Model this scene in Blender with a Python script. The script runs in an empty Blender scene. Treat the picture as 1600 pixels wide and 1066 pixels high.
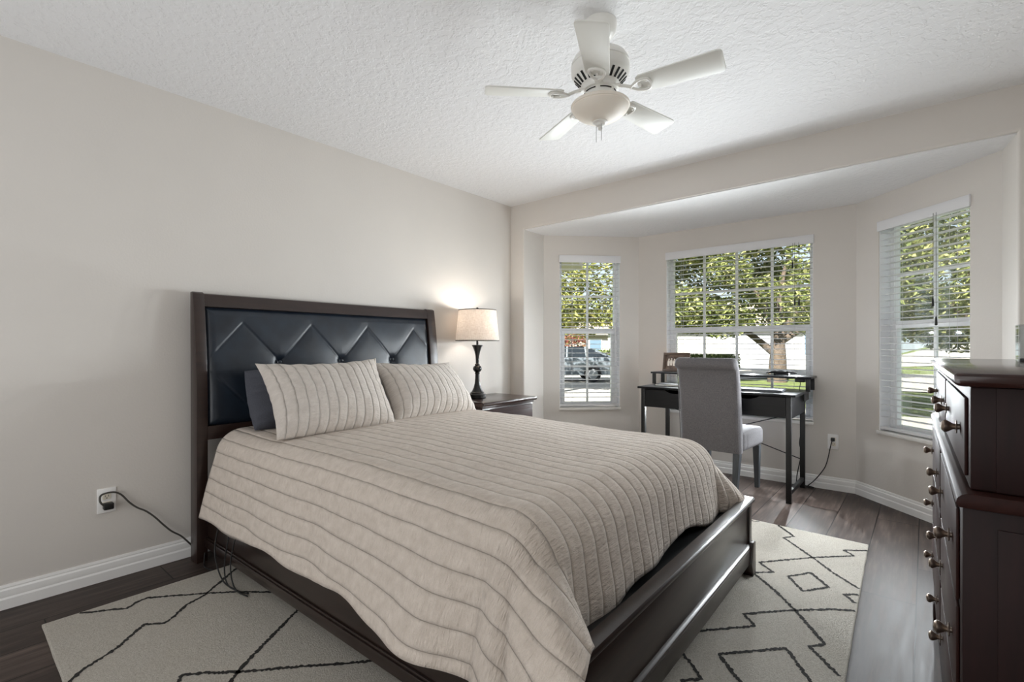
import bpy, bmesh, math, random
from mathutils import Vector, Matrix, Euler, noise
PI = math.pi
random.seed(7)
SC = bpy.context.scene
COL = SC.collection

# ------------------------------------------------------------------ camera
FPX, HZ, TH, EYE = 766.0, 541.0, math.radians(40.1423), 1.118
cd = bpy.data.cameras.new('camera')
cam = bpy.data.objects.new('camera', cd)
COL.objects.link(cam)
cam.location = (3.0, 0.0, EYE)
cam.rotation_euler = (PI / 2, 0, TH)
cd.sensor_width = 36.0
cd.sensor_fit = 'HORIZONTAL'
cd.lens = 36.0 * FPX / 1600.0
cd.shift_y = (HZ - 533.0) / 1600.0
cd.clip_start = 0.02
cd.clip_end = 500
SC.camera = cam

# ------------------------------------------------------------------ view, world, sun, large lights
SC.view_settings.view_transform = 'Standard'
SC.view_settings.look = 'None'
SC.view_settings.gamma = 1.0
SC.view_settings.use_curve_mapping = False
SC.view_settings.exposure = 0.44
try:
    SC.cycles.use_denoising = True
    SC.cycles.max_bounces = 10
    SC.cycles.diffuse_bounces = 6
    SC.cycles.glossy_bounces = 4
    SC.cycles.transparent_max_bounces = 16
    SC.cycles.sample_clamp_indirect = 6.0
    SC.cycles.caustics_reflective = False
    SC.cycles.caustics_refractive = False
except Exception:
    pass

w = bpy.data.worlds.new('sky')
SC.world = w
w.use_nodes = True
nt = w.node_tree
bg = nt.nodes['Background']
sky = nt.nodes.new('ShaderNodeTexSky')
sky.sky_type = 'HOSEK_WILKIE'
sky.turbidity = 3.0
sky.ground_albedo = 0.3
sky.sun_direction = Vector((0.1, -0.8, 0.58)).normalized()
mixc = nt.nodes.new('ShaderNodeMix')
mixc.data_type = 'RGBA'
mixc.inputs[0].default_value = 0.25
mixc.inputs[7].default_value = (0.95, 0.97, 1.0, 1)
nt.links.new(sky.outputs[0], mixc.inputs[6])
nt.links.new(mixc.outputs[2], bg.inputs[0])
bg.inputs[1].default_value = 2.2


def lamp_data(name, kind, energy, color=(1, 1, 1), **kw):
    d = bpy.data.lights.new(name, kind)
    d.energy = energy
    d.color = color
    for k, v in kw.items():
        setattr(d, k, v)
    return d


def add_light(name, d, loc, target=None):
    o = bpy.data.objects.new(name, d)
    COL.objects.link(o)
    o.location = loc
    if target is not None:
        o.rotation_euler = (Vector(target) - Vector(loc)).to_track_quat('-Z', 'Y').to_euler()
    return o


add_light('sun', lamp_data('sun', 'SUN', 19.0, (1.0, 0.94, 0.84), angle=math.radians(0.6)), (0, 0, 20),
          (-2.0, 16.0, 20 - 11.5))
# unseen fill spots added in the bay window openings to boost the daylight
def window_fill(name, x, y, ang, xs, zs, tilt, watts, color):
    ca, sa = math.cos(math.radians(ang)), math.sin(math.radians(ang))
    d = lamp_data(name, 'SPOT', watts / (len(xs) * len(zs)), color, spot_size=math.radians(150), spot_blend=1.0, shadow_soft_size=0.0)
    for u in xs:
        for z in zs:
            p = (x + ca * u + sa * 0.05, y + sa * u - ca * 0.05, z)
            # inwards = (sa, -ca)
            add_light(name, d, p, (p[0] + sa, p[1] - ca, z + tilt))


window_fill('fill_centre', 1.714, 4.524, 0, (-0.5, -0.17, 0.17, 0.5), (0.62, 0.92, 1.22), -0.22, 285, (0.91, 0.965, 1.0))
window_fill('fill_left', 0.482, 4.178, 45, (-0.15, 0.15), (0.66, 0.96, 1.26), -0.22, 92, (0.91, 0.965, 1.0))
window_fill('fill_right', 2.972, 4.152, -45, (-0.15, 0.15), (0.66, 0.96, 1.26), -0.22, 84, (0.91, 0.965, 1.0))
# unseen area lamp added behind the camera to fill the room
add_light('rear_fill', lamp_data('rear_fill', 'AREA', 13.5, (0.97, 0.985, 1.0), shape='RECTANGLE', size=2.6, size_y=1.5),
          (1.6, -2.3, 1.45), (1.2, 3.0, 1.15))
add_light('ceiling_fill', lamp_data('ceiling_fill', 'AREA', 14, (0.97, 0.985, 1.0), shape='RECTANGLE', size=2.4, size_y=1.0),
          (1.6, -1.2, 0.7), (1.4, 1.6, 2.44))  # added upward fill for the ceiling, no real lamp there


# portals guide the daylight sampling through the three bay windows
for _x, _y, _rz, _w in ((0.43, 4.23, 45, 0.66), (1.714, 4.655, 0, 1.26), (3.03, 4.27, -45, 0.68)):
    _d = lamp_data('window_portal', 'AREA', 0, shape='RECTANGLE', size=_w, size_y=1.52)
    _d.cycles.is_portal = True
    _o = add_light('window_portal', _d, (_x, _y, 1.255))
    _o.rotation_euler = (-PI / 2, 0, math.radians(_rz))

# ------------------------------------------------------------------ materials
def lin(c):
    if isinstance(c, str):
        c = [int(c[i:i + 2], 16) / 255 for i in (0, 2, 4)]
    return tuple((x / 12.92 if x <= 0.04045 else ((x + 0.055) / 1.055) ** 2.4) for x in c) + (1,)


class N:
    def __init__(self, name):
        self.m = bpy.data.materials.new(name)
        self.m.use_nodes = True
        self.t = self.m.node_tree
        self.b = self.t.nodes['Principled BSDF']
        self.out = self.t.nodes['Material Output']

    def n(self, kind, **kw):
        x = self.t.nodes.new('ShaderNode' + kind)
        for k, v in kw.items():
            setattr(x, k, v)
        return x

    def l(self, a, b):
        self.t.links.new(a, b)

    def coord(self, out='Object', scale=(1, 1, 1), rot=(0, 0, 0)):
        c = self.n('TexCoord')
        mp = self.n('Mapping')
        mp.inputs['Scale'].default_value = scale
        mp.inputs['Rotation'].default_value = rot
        self.l(c.outputs[out], mp.inputs[0])
        return mp.outputs[0]

    def noise(self, vec, scale, detail=3, rough=0.5):
        x = self.n('TexNoise')
        x.inputs['Scale'].default_value = scale
        x.inputs['Detail'].default_value = detail
        x.inputs['Roughness'].default_value = rough
        self.l(vec, x.inputs['Vector'])
        return x.outputs['Fac']

    def ramp(self, fac, stops):
        r = self.n('ValToRGB')
        e = r.color_ramp.elements
        while len(e) < len(stops):
            e.new(0.5)
        for i, (p, c) in enumerate(stops):
            e[i].position = p
            e[i].color = c if len(c) == 4 else tuple(c) + (1,)
        self.l(fac, r.inputs[0])
        return r.outputs[0]

    def math(self, op, a, b=None, c=None):
        x = self.n('Math', operation=op)
        for i, v in enumerate((a, b, c)):
            if v is None:
                continue
            if isinstance(v, (int, float)):
                x.inputs[i].default_value = v
            else:
                self.l(v, x.inputs[i])
        return x.outputs[0]

    def mix(self, fac, a, b, blend='MIX'):
        x = self.n('Mix', data_type='RGBA', blend_type=blend)
        for i, v in ((0, fac), (6, a), (7, b)):
            if isinstance(v, (int, float)):
                x.inputs[i].default_value = v
            elif isinstance(v, tuple):
                x.inputs[i].default_value = v
            else:
                self.l(v, x.inputs[i])
        return x.outputs[2]

    def bump(self, height, strength=0.3, dist=0.01, normal=None):
        x = self.n('Bump')
        x.inputs['Strength'].default_value = strength
        x.inputs['Distance'].default_value = dist
        self.l(height, x.inputs['Height'])
        if normal is not None:
            self.l(normal, x.inputs['Normal'])
        self.l(x.outputs[0], self.b.inputs['Normal'])
        return x.outputs[0]

    def base(self, c):
        if isinstance(c, tuple):
            self.b.inputs['Base Color'].default_value = c
        else:
            self.l(c, self.b.inputs['Base Color'])
        return self

    def rough(self, r):
        if isinstance(r, (int, float)):
            self.b.inputs['Roughness'].default_value = r
        else:
            self.l(r, self.b.inputs['Roughness'])
        return self

    def set(self, **kw):
        for k, v in kw.items():
            self.b.inputs[k.replace('_', ' ')].default_value = v
        return self


M = {}


def simple(key, c, rough=0.5, var=0.0, vscale=20, bump=0.0, bscale=200, bdist=0.002, metal=0.0, spec=None, coat=0.0):
    k = N(key)
    c = lin(c) if not (isinstance(c, tuple) and len(c) == 4) else c
    v = k.coord()
    if var > 0:
        f = k.noise(v, vscale, 4)
        lo = tuple(x * (1 - var) for x in c[:3]) + (1,)
        hi = tuple(min(1, x * (1 + var)) for x in c[:3]) + (1,)
        k.base(k.ramp(f, [(0.3, lo), (0.7, hi)]))
    else:
        k.base(c)
    k.rough(rough)
    k.set(Metallic=metal)
    if spec is not None:
        k.b.inputs['Specular IOR Level'].default_value = spec
    if coat:
        k.b.inputs['Coat Weight'].default_value = coat
        k.b.inputs['Coat Roughness'].default_value = 0.12
    if bump > 0:
        k.bump(k.noise(v, bscale, 3), bump, bdist)
    M[key] = k.m
    return k


# walls: warm greige paint with a light orange peel
simple('wall_paint', 'd3cec8', 0.62, 0.012, 3, 0.16, 95, 0.004)
# knockdown ceiling texture
k = N('ceiling_texture')
k.base(lin('e9e9ea')).rough(0.8)
v = k.coord()
a = k.noise(v, 31, 3, 0.55)
wv = k.n('TexVoronoi', feature='DISTANCE_TO_EDGE')
wv.inputs['Scale'].default_value = 32
dv = k.n('VectorMath', operation='ADD')
nv = k.n('TexNoise')
nv.inputs['Scale'].default_value = 14
k.l(v, nv.inputs['Vector'])
sc_ = k.n('VectorMath', operation='SCALE')
sc_.inputs['Scale'].default_value = 0.12
k.l(nv.outputs['Color'], sc_.inputs[0])
k.l(v, dv.inputs[0])
k.l(sc_.outputs[0], dv.inputs[1])
k.l(dv.outputs[0], wv.inputs['Vector'])
h = k.math('ADD', k.ramp(a, [(0.46, (0, 0, 0)), (0.56, (1, 1, 1))]), k.math('MULTIPLY', wv.outputs[0], 0.6))
k.bump(h, 0.4, 0.005)
M['ceiling_texture'] = k.m
simple('white_trim', 'efeeec', 0.38)
simple('white_plastic', 'f1f0ee', 0.4)
simple('ivory_plastic', 'ece6d6', 0.4)
simple('blind_white', 'e0e0e2', 0.45)
simple('fan_white', 'e9e8e3', 0.35)
simple('fan_blade_white', 'e6e6e0', 0.42)
simple('vent_black', '151514', 0.8)
simple('vinyl_white', 'f8f9fb', 0.35)
simple('marble_sill', 'e9e7e3', 0.25, 0.05, 15)
simple('black_metal', '0e0f10', 0.42, 0, 1, 0.05, 300, 0.001)
simple('black_plastic', '121213', 0.4)
simple('grey_plastic', '3a3b3d', 0.45)
simple('cord_grey', '3f3d38', 0.6)
simple('silver', '8f9296', 0.38, metal=0.3)
simple('laptop_grey', '6a6d71', 0.5)
simple('paper', 'e8e6e0', 0.8)
simple('pewter', '96887c', 0.33, 0.1, 60, metal=0.9)
simple('steel', 'b9b9b9', 0.3, metal=0.9)
simple('bronze_black', '0f0d0c', 0.32, 0.1, 25, metal=0.2, coat=0.3)


def wood(key, dark, light, rough, scale=(2, 30, 30), coat=0.2, spec=0.5):
    k = N(key)
    v = k.coord('Object', scale)
    f = k.noise(v, 2.0, 6, 0.6)
    k.base(k.ramp(f, [(0.25, lin(dark)), (0.75, lin(light))]))
    k.rough(rough)
    k.b.inputs['Coat Weight'].default_value = coat
    k.b.inputs['Coat Roughness'].default_value = 0.15
    k.b.inputs['Specular IOR Level'].default_value = spec
    if rough > 0.25:
        k.bump(f, 0.04, 0.002)
    M[key] = k.m


wood('espresso_wood', '231815', '33231e', 0.34, (30, 2, 30), 0.2)
wood('espresso_rail', '1e1512', '2d201b', 0.3, (2, 30, 30), 0.25)
wood('cherry_wood', '170a08', '271110', 0.5, (20, 20, 2), 0.0, 0.2)
wood('cherry_front', '24120f', '341b17', 0.5, (20, 2, 20), 0.0, 0.16)
wood('cherry_top', '24120f', '341b17', 0.14, (20, 2, 20), 0.0, 0.6)
wood('nightstand_wood', '261917', '38241f', 0.3, (20, 2, 20), 0.35)
wood('black_oak', '0d0e10', '17181b', 0.36, (3, 40, 40), 0.0, 0.25)
wood('grey_leg_wood', '3d4145', '50555a', 0.45, (30, 30, 2), 0.05)
wood('picture_frame_wood', '3c2b22', '55402f', 0.5, (3, 30, 30), 0)

# plank floor: grey-brown vinyl planks running away from the camera
k = N('floor_planks')
v = k.coord('Object', (1, 1, 1), (0, 0, PI / 2))
v.node.inputs['Location'].default_value = (0.3, -0.03, 0)
br = k.n('TexBrick')
br.inputs['Scale'].default_value = 1.0
br.inputs['Mortar Size'].default_value = 0.0026
br.inputs['Mortar Smooth'].default_value = 0.1
br.inputs['Brick Width'].default_value = 1.22
br.inputs['Row Height'].default_value = 0.21
br.inputs['Color1'].default_value = (0.0, 0.0, 0.0, 1)
br.inputs['Color2'].default_value = (1, 1, 1, 1)
br.inputs['Mortar'].default_value = (0.5, 0.5, 0.5, 1)
br.offset = 0.37
k.l(v, br.inputs['Vector'])
vv = k.coord('Object', (14, 1.1, 1))
off = k.n('VectorMath', operation='ADD')
k.l(vv, off.inputs[0])
k.l(br.outputs['Color'], off.inputs[1])
g1 = k.noise(off.outputs[0], 3.2, 8, 0.62)
g2 = k.noise(k.coord('Object', (3.5, 0.9, 1)), 2.6, 4, 0.6)
c1 = k.ramp(g1, [(0.3, lin('332a27')), (0.5, lin('4a403b')), (0.72, lin('6a5d56'))])
c2 = k.mix(k.math('MULTIPLY', g2, 0.45), c1, lin('342c2a'), 'MIX')
c3 = k.mix(0.28, c2, br.outputs['Color'], 'OVERLAY')
c4 = k.mix(br.outputs['Fac'], c3, lin('120e0d'))
k.base(c4)
k.rough(k.math('ADD', 0.32, k.math('MULTIPLY', g1, 0.24)))
k.b.inputs['Specular IOR Level'].default_value = 0.15
hh = k.math('SUBTRACT', k.math('MULTIPLY', g1, 0.35), br.outputs['Fac'])
k.bump(hh, 0.25, 0.0015)
M['floor_planks'] = k.m

# leather of the headboard
k = N('black_leather')
v = k.coord()
f = k.noise(v, 7, 5, 0.6)
k.base(k.ramp(f, [(0.3, lin('131922')), (0.7, lin('212b37'))]))
k.rough(k.math('ADD', 0.27, k.math('MULTIPLY', k.noise(v, 30, 4), 0.16)))
k.bump(k.noise(v, 260, 3), 0.12, 0.001)
M['black_leather'] = k.m


def quilted(key, lo, hi, pitch, crinkle=0.55):
    """beige quilt cloth: stitched channels along U every pitch metres of V, crinkles across them"""
    k = N(key)
    c = k.n('TexCoord')
    sep = k.n('SeparateXYZ')
    k.l(c.outputs['UV'], sep.inputs[0])
    ph = k.math('DIVIDE', sep.outputs[1], pitch)
    fr = k.math('FRACT', ph)
    d = k.math('ABSOLUTE', k.math('SUBTRACT', fr, 0.5))
    ridge = k.math('SUBTRACT', 1.0, k.math('POWER', k.math('MULTIPLY', d, 2.0), 6.0))
    seam = k.math('GREATER_THAN', d, 0.482)
    mp = k.n('Mapping')
    mp.inputs['Scale'].default_value = (80, 19, 1)
    k.l(c.outputs['UV'], mp.inputs[0])
    cr = k.noise(mp.outputs[0], 1.0, 4, 0.65)
    fine = k.noise(c.outputs['UV'], 420, 2)
    blotch = k.noise(c.outputs['UV'], 26, 4, 0.6)
    colr = k.ramp(k.math('ADD', k.math('MULTIPLY', blotch, 0.7), k.math('MULTIPLY', fine, 0.3)),
                  [(0.3, lin(lo)), (0.7, lin(hi))])
    k.base(k.mix(k.math('MULTIPLY', seam, 0.42), colr, lin('6f6257')))
    k.rough(0.92)
    k.b.inputs['Specular IOR Level'].default_value = 0.15
    k.b.inputs['Sheen Weight'].default_value = 0.15
    hgt = k.math('ADD', k.math('MULTIPLY', ridge, 0.9), k.math('MULTIPLY', cr, crinkle))
    hgt = k.math('ADD', hgt, k.math('MULTIPLY', fine, 0.12))
    k.bump(hgt, 0.9, 0.010)
    M[key] = k.m


quilted('quilt_cloth', 'c4b8ac', 'dcd1c6', 0.066, 1.25)
quilted('sham_cloth', 'c8c0b8', 'dcd4cc', 0.052, 1.0)

k = N('charcoal_cotton')
v = k.coord()
k.base(k.ramp(k.noise(v, 300, 2), [(0.3, lin('3f4149')), (0.7, lin('4c4e57'))])).rough(0.9)
k.bump(k.noise(v, 500, 2), 0.2, 0.001)
M['charcoal_cotton'] = k.m

k = N('grey_upholstery')
v = k.coord()
wx = k.noise(k.coord('Object', (500, 500, 120)), 1, 2)
wy = k.noise(k.coord('Object', (120, 120, 500)), 1, 2)
f = k.math('ADD', k.math('MULTIPLY', wx, 0.5), k.math('MULTIPLY', wy, 0.5))
k.base(k.ramp(f, [(0.32, lin('5c5a5c')), (0.68, lin('838183'))])).rough(0.95)
k.b.inputs['Specular IOR Level'].default_value = 0.15
k.bump(f, 0.35, 0.002)
M['grey_upholstery'] = k.m

k = N('rug_pile')
v = k.coord()
f = k.noise(v, 210, 4, 0.7)
g = k.noise(v, 5, 4, 0.6)
k.base(k.mix(k.math('MULTIPLY', g, 0.5), k.ramp(f, [(0.3, lin('c2bbae')), (0.7, lin('f8f4ec'))]), lin('d9d0c0'))).rough(0.98)
k.b.inputs['Specular IOR Level'].default_value = 0.1
k.bump(f, 1.0, 0.014)
M['rug_pile'] = k.m
k = N('rug_black_yarn')
v = k.coord()
f = k.noise(v, 180, 3, 0.7)
k.base(k.ramp(f, [(0.3, lin('181716')), (0.75, lin('3a3835'))])).rough(0.98)
k.bump(f, 0.9, 0.006)
M['rug_black_yarn'] = k.m

# lamp shade: translucent linen
k = N('linen_shade')
v1 = k.noise(k.coord('Object', (40, 40, 420)), 1, 2)
v2 = k.noise(k.coord('Object', (220, 220, 20)), 1, 2)
cc = k.ramp(k.math('ADD', k.math('MULTIPLY', v1, 0.6), k.math('MULTIPLY', v2, 0.4)), [(0.35, lin('dcd3ca')), (0.65, lin('f8f2ec'))])
tr = k.n('BsdfTranslucent')
df = k.n('BsdfDiffuse')
mx = k.n('MixShader')
mx.inputs[0].default_value = 0.45
k.l(cc, tr.inputs[0])
k.l(cc, df.inputs[0])
k.l(df.outputs[0], mx.inputs[1])
k.l(tr.outputs[0], mx.inputs[2])
k.l(mx.outputs[0], k.out.inputs[0])
M['linen_shade'] = k.m
k = N('bulb_glow')
k.base((1, 0.9, 0.75, 1))
k.b.inputs['Emission Color'].default_value = (1.0, 0.92, 0.82, 1)
k.b.inputs['Emission Strength'].default_value = 6.0
M['bulb_glow'] = k.m
k = N('frosted_bowl')
k.base(lin('efe7db')).rough(0.5)
k.b.inputs['Subsurface Weight'].default_value = 0.15
k.b.inputs['Subsurface Radius'].default_value = (0.03, 0.025, 0.02)
M['frosted_bowl'] = k.m

# thin window glass
k = N('window_glass')
t_ = k.n('BsdfTransparent')
t_.inputs[0].default_value = (0.96, 0.98, 0.98, 1)
gl = k.n('BsdfGlossy')
gl.inputs['Roughness'].default_value = 0.02
fr_ = k.n('Fresnel')
fr_.inputs[0].default_value = 1.45
mx = k.n('MixShader')
k.l(k.math('MULTIPLY', fr_.outputs[0], 0.3), mx.inputs[0])
k.l(t_.outputs[0], mx.inputs[1])
k.l(gl.outputs[0], mx.inputs[2])
k.l(mx.outputs[0], k.out.inputs[0])
M['window_glass'] = k.m
k = N('clear_acrylic')
t_ = k.n('BsdfTransparent')
t_.inputs[0].default_value = (0.9, 0.92, 0.93, 1)
gl = k.n('BsdfGlossy')
gl.inputs['Roughness'].default_value = 0.03
fr_ = k.n('Fresnel')
mx = k.n('MixShader')
k.l(fr_.outputs[0], mx.inputs[0])
k.l(t_.outputs[0], mx.inputs[1])
k.l(gl.outputs[0], mx.inputs[2])
k.l(mx.outputs[0], k.out.inputs[0])
M['clear_acrylic'] = k.m


# outdoors
def dim(c, f):
    c = lin(c)
    return (c[0] * f, c[1] * f, c[2] * f, 1)


def leaf_mat(key, stops):
    k = N(key)
    g = k.n('NewGeometry')
    c = k.ramp(g.outputs['Random Per Island'], stops)
    d = k.n('BsdfDiffuse')
    t = k.n('BsdfTranslucent')
    mx = k.n('MixShader')
    mx.inputs[0].default_value = 0.35
    k.l(c, d.inputs[0])
    k.l(c, t.inputs[0])
    k.l(d.outputs[0], mx.inputs[1])
    k.l(t.outputs[0], mx.inputs[2])
    k.l(mx.outputs[0], k.out.inputs[0])
    M[key] = k.m


leaf_mat('oak_leaves', [(0.0, dim('47502f', 0.95)), (0.35, dim('667043', 0.95)), (0.7, dim('8a8f5b', 0.95)), (1.0, dim('b5b180', 0.95))])
leaf_mat('bright_leaves', [(0.0, dim('56603a', 0.95)), (0.5, dim('868c52', 0.95)), (1.0, dim('bdb671', 0.95))])
leaf_mat('hedge_leaves', [(0.0, dim('4a5632', 0.8)), (0.5, dim('69774a', 0.8)), (1.0, dim('929c66', 0.8))])
leaf_mat('red_leaves', [(0.0, dim('6a2f2a', 0.8)), (0.4, dim('b1655c', 0.8)), (0.7, dim('5d6840', 0.8)), (1.0, dim('c48a82', 0.8))])
simple('bark', dim('55493f', 0.75), 0.95, 0.35, 9, 0.8, 14, 0.05)
simple('lawn_grass', dim('66733a', 0.75), 0.98, 0.35, 3, 0.5, 60, 0.05)
simple('concrete', dim('a9a6a1', 0.75), 0.9, 0.08, 2)
simple('asphalt', dim('8f8e8c', 0.75), 0.92, 0.08, 2)
simple('stucco_cream', dim('d0c6b7', 0.75), 0.9, 0.05, 4, 0.2, 40, 0.01)
simple('stucco_white', dim('d8d7d4', 0.75), 0.9, 0.04, 4)
simple('garage_white', dim('d3d6da', 0.75), 0.6)
simple('roof_tile', dim('b5a898', 0.75), 0.85, 0.15, 12, 0.4, 8, 0.05)
simple('soffit_cream', dim('d9cdb8', 0.75), 0.8)
simple('car_silver', dim('767f88', 0.75), 0.3, metal=0.3, coat=0.4)
simple('car_dark', dim('2a2d33', 0.75), 0.25, metal=0.4, coat=0.6)
simple('car_glass', dim('20262c', 0.75), 0.08)
simple('tyre', dim('18181a', 0.75), 0.8)
simple('tail_light', dim('9c1f1c', 0.75), 0.2)
simple('house_glass', dim('6d8499', 0.75), 0.1)


# ------------------------------------------------------------------ mesh helpers
class MB:
    """collects shapes; build() links them as ONE mesh object"""

    def __init__(self):
        self.v, self.f, self.mi = [], [], []

    def add(self, verts, faces, mi=0, T=None):
        o = len(self.v)
        for p in verts:
            p = Vector(p)
            self.v.append(T @ p if T is not None else p)
        for q in faces:
            self.f.append([i + o for i in q])
            self.mi.append(mi)
        return self

    def from_bm(self, bm, mi=0, T=None):
        bm.verts.index_update()
        self.add([v.co.copy() for v in bm.verts], [[v.index for v in f.verts] for f in bm.faces], mi, T)
        bm.free()
        return self

    def box(self, x0, x1, y0, y1, z0, z1, bev=0.0, mi=0, T=None, seg=2):
        bm = bmesh.new()
        bmesh.ops.create_cube(bm, size=1.0)
        for v in bm.verts:
            v.co = Vector(((x0 + x1) / 2 + v.co.x * (x1 - x0), (y0 + y1) / 2 + v.co.y * (y1 - y0), (z0 + z1) / 2 + v.co.z * (z1 - z0)))
        if bev > 0:
            bev = min(bev, 0.49 * min(abs(x1 - x0), abs(y1 - y0), abs(z1 - z0)))
            bmesh.ops.bevel(bm, geom=list(bm.edges), offset=bev, segments=seg, profile=0.5, affect='EDGES')
        return self.from_bm(bm, mi, T)

    def lathe(self, prof, seg=32, c=(0, 0, 0), mi=0, T=None, cap=True):
        vs, fs = [], []
        for r, z in prof:
            for i in range(seg):
                a = 2 * PI * i / seg
                vs.append((c[0] + r * math.cos(a), c[1] + r * math.sin(a), c[2] + z))
        for j in range(len(prof) - 1):
            for i in range(seg):
                i2 = (i + 1) % seg
                fs.append([j * seg + i, j * seg + i2, (j + 1) * seg + i2, (j + 1) * seg + i])
        if cap:
            if prof[0][0] > 1e-5:
                fs.append([i for i in range(seg)][::-1])
            if prof[-1][0] > 1e-5:
                fs.append([(len(prof) - 1) * seg + i for i in range(seg)])
        return self.add(vs, fs, mi, T)

    def tube(self, pts, r, seg=8, mi=0, T=None, smooth=True):
        pts = [Vector(p) for p in pts]
        if smooth and len(pts) > 2:
            pts = spline(pts, 6)
        n = len(pts)
        vs, fs = [], []
        up = Vector((0, 0, 1))
        prev = None
        for i, p in enumerate(pts):
            t = (pts[min(i + 1, n - 1)] - pts[max(i - 1, 0)]).normalized()
            if prev is None:
                a = up if abs(t.z) < 0.9 else Vector((1, 0, 0))
                u = t.cross(a).normalized()
            else:
                u = (prev - t * prev.dot(t)).normalized()
            prev = u
            w_ = t.cross(u)
            rr = r[i * len(r) // n] if isinstance(r, (list, tuple)) else r
            for k_ in range(seg):
                an = 2 * PI * k_ / seg
                vs.append(p + (u * math.cos(an) + w_ * math.sin(an)) * rr)
        for i in range(n - 1):
            for k_ in range(seg):
                k2 = (k_ + 1) % seg
                fs.append([i * seg + k_, i * seg + k2, (i + 1) * seg + k2, (i + 1) * seg + k_])
        fs.append(list(range(seg))[::-1])
        fs.append([(n - 1) * seg + k_ for k_ in range(seg)])
        return self.add(vs, fs, mi, T)

    def prism(self, poly, axis, a0, a1, mi=0, T=None, bev=0.0):
        """poly: 2D points in the plane normal to axis, extruded from a0 to a1"""
        def P(u, v_, a):
            return {'x': (a, u, v_), 'y': (u, a, v_), 'z': (u, v_, a)}[axis]
        bm = bmesh.new()
        n = len(poly)
        A = [bm.verts.new(P(u, v_, a0)) for u, v_ in poly]
        B = [bm.verts.new(P(u, v_, a1)) for u, v_ in poly]
        bm.faces.new(A[::-1])
        bm.faces.new(B)
        for i in range(n):
            j = (i + 1) % n
            bm.faces.new((A[i], A[j], B[j], B[i]))
        bmesh.ops.recalc_face_normals(bm, faces=bm.faces)
        if bev > 0:
            bmesh.ops.bevel(bm, geom=list(bm.edges), offset=bev, segments=2, profile=0.5, affect='EDGES')
        return self.from_bm(bm, mi, T)

    def sphere(self, c, r, seg=16, rings=10, mi=0, T=None, sc=(1, 1, 1)):
        bm = bmesh.new()
        bmesh.ops.create_uvsphere(bm, u_segments=seg, v_segments=rings, radius=1)
        for v in bm.verts:
            v.co = Vector((c[0] + v.co.x * r * sc[0], c[1] + v.co.y * r * sc[1], c[2] + v.co.z * r * sc[2]))
        return self.from_bm(bm, mi, T)

    def build(self, name, mat, parent=None, smooth=35, off=None):
        me = bpy.data.meshes.new(name)
        vs = self.v
        if off is not None:
            off = Vector(off)
            vs = [p - off for p in vs]
        me.from_pydata([tuple(p) for p in vs], [], self.f)
        for m in (mat if isinstance(mat, (list, tuple)) else [mat]):
            me.materials.append(M[m])
        if any(self.mi):
            me.polygons.foreach_set('material_index', self.mi)
        bm = bmesh.new()
        bm.from_mesh(me)
        bmesh.ops.recalc_face_normals(bm, faces=bm.faces)
        bm.to_mesh(me)
        bm.free()
        if smooth:
            me.polygons.foreach_set('use_smooth', [True] * len(me.polygons))
            me.set_sharp_from_angle(angle=math.radians(smooth))
        me.update()
        o = bpy.data.objects.new(name, me)
        COL.objects.link(o)
        if parent is not None:
            o.parent = parent
        return o


def spline(pts, k):
    out = []
    n = len(pts)
    for i in range(n - 1):
        p0, p1, p2, p3 = pts[max(i - 1, 0)], pts[i], pts[i + 1], pts[min(i + 2, n - 1)]
        for j in range(k):
            t = j / k
            out.append(0.5 * ((2 * p1) + (p2 - p0) * t + (2 * p0 - 5 * p1 + 4 * p2 - p3) * t * t + (3 * p1 - p0 - 3 * p2 + p3) * t ** 3))
    out.append(pts[-1])
    return out


def tag(o, label, cat, group=None, kind=None):
    o['label'] = label
    o['category'] = cat
    if group:
        o['group'] = group
    if kind:
        o['kind'] = kind
    return o


def thing(name, label, cat, loc=(0, 0, 0), rz=0.0, group=None):
    o = bpy.data.objects.new(name, None)
    COL.objects.link(o)
    o.empty_display_size = 0.1
    o.location = loc
    o.rotation_euler = (0, 0, rz)
    return tag(o, label, cat, group)


def struct(o, label=None, cat=None):
    o['kind'] = 'structure'
    if label:
        o['label'] = label
    if cat:
        o['category'] = cat
    return o


def copy_tree(o, parent=None):
    c = o.copy()
    COL.objects.link(c)
    if parent is not None:
        c.parent = parent
    for ch in list(o.children):
        copy_tree(ch, c)
    return c


def lerp(a, b, t):
    return a + (b - a) * t


def smooth01(t):
    t = max(0.0, min(1.0, t))
    return t * t * (3 - 2 * t)


# ------------------------------------------------------------------ room shell
H = 2.437
YF = 3.540          # plane of the wall with the bay opening
OX0, OX1 = 0.155, 3.358
OZ = 2.203
XR = 3.54
YB = -2.6
WT = 0.31
BAY = [Vector((OX0, 3.852)), Vector((0.827, 4.524)), Vector((2.600, 4.524)), Vector((3.322, 3.802))]
SILL, HEAD = 0.505, 2.005

mb = MB().box(-0.2, XR + 0.2, YB - 0.1, YF + WT, -0.1, 0.0)
mb.prism([(BAY[0].x - .12, YF + WT), (BAY[1].x - .05, 4.68), (BAY[2].x + .05, 4.68), (BAY[3].x + .15, YF + WT)], 'z', -0.1, 0.0)
struct(mb.build('floor', 'floor_planks', smooth=0), 'dark grey brown wood plank floor', 'floor')
struct(MB().box(-0.2, XR + 0.2, YB - 0.1, YF + WT, H, H + 0.12).build('ceiling', 'ceiling_texture', smooth=0),
       'white knockdown textured ceiling of the bedroom', 'ceiling')
struct(MB().box(-0.15, 0, YB - 0.1, YF + WT, 0, H).build('wall_left', 'wall_paint', smooth=0), 'greige wall behind the headboard', 'wall')
struct(MB().box(XR, XR + 0.15, YB - 0.1, YF + WT, 0, H).build('wall_right', 'wall_paint', smooth=0), 'greige wall behind the dresser', 'wall')
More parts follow.
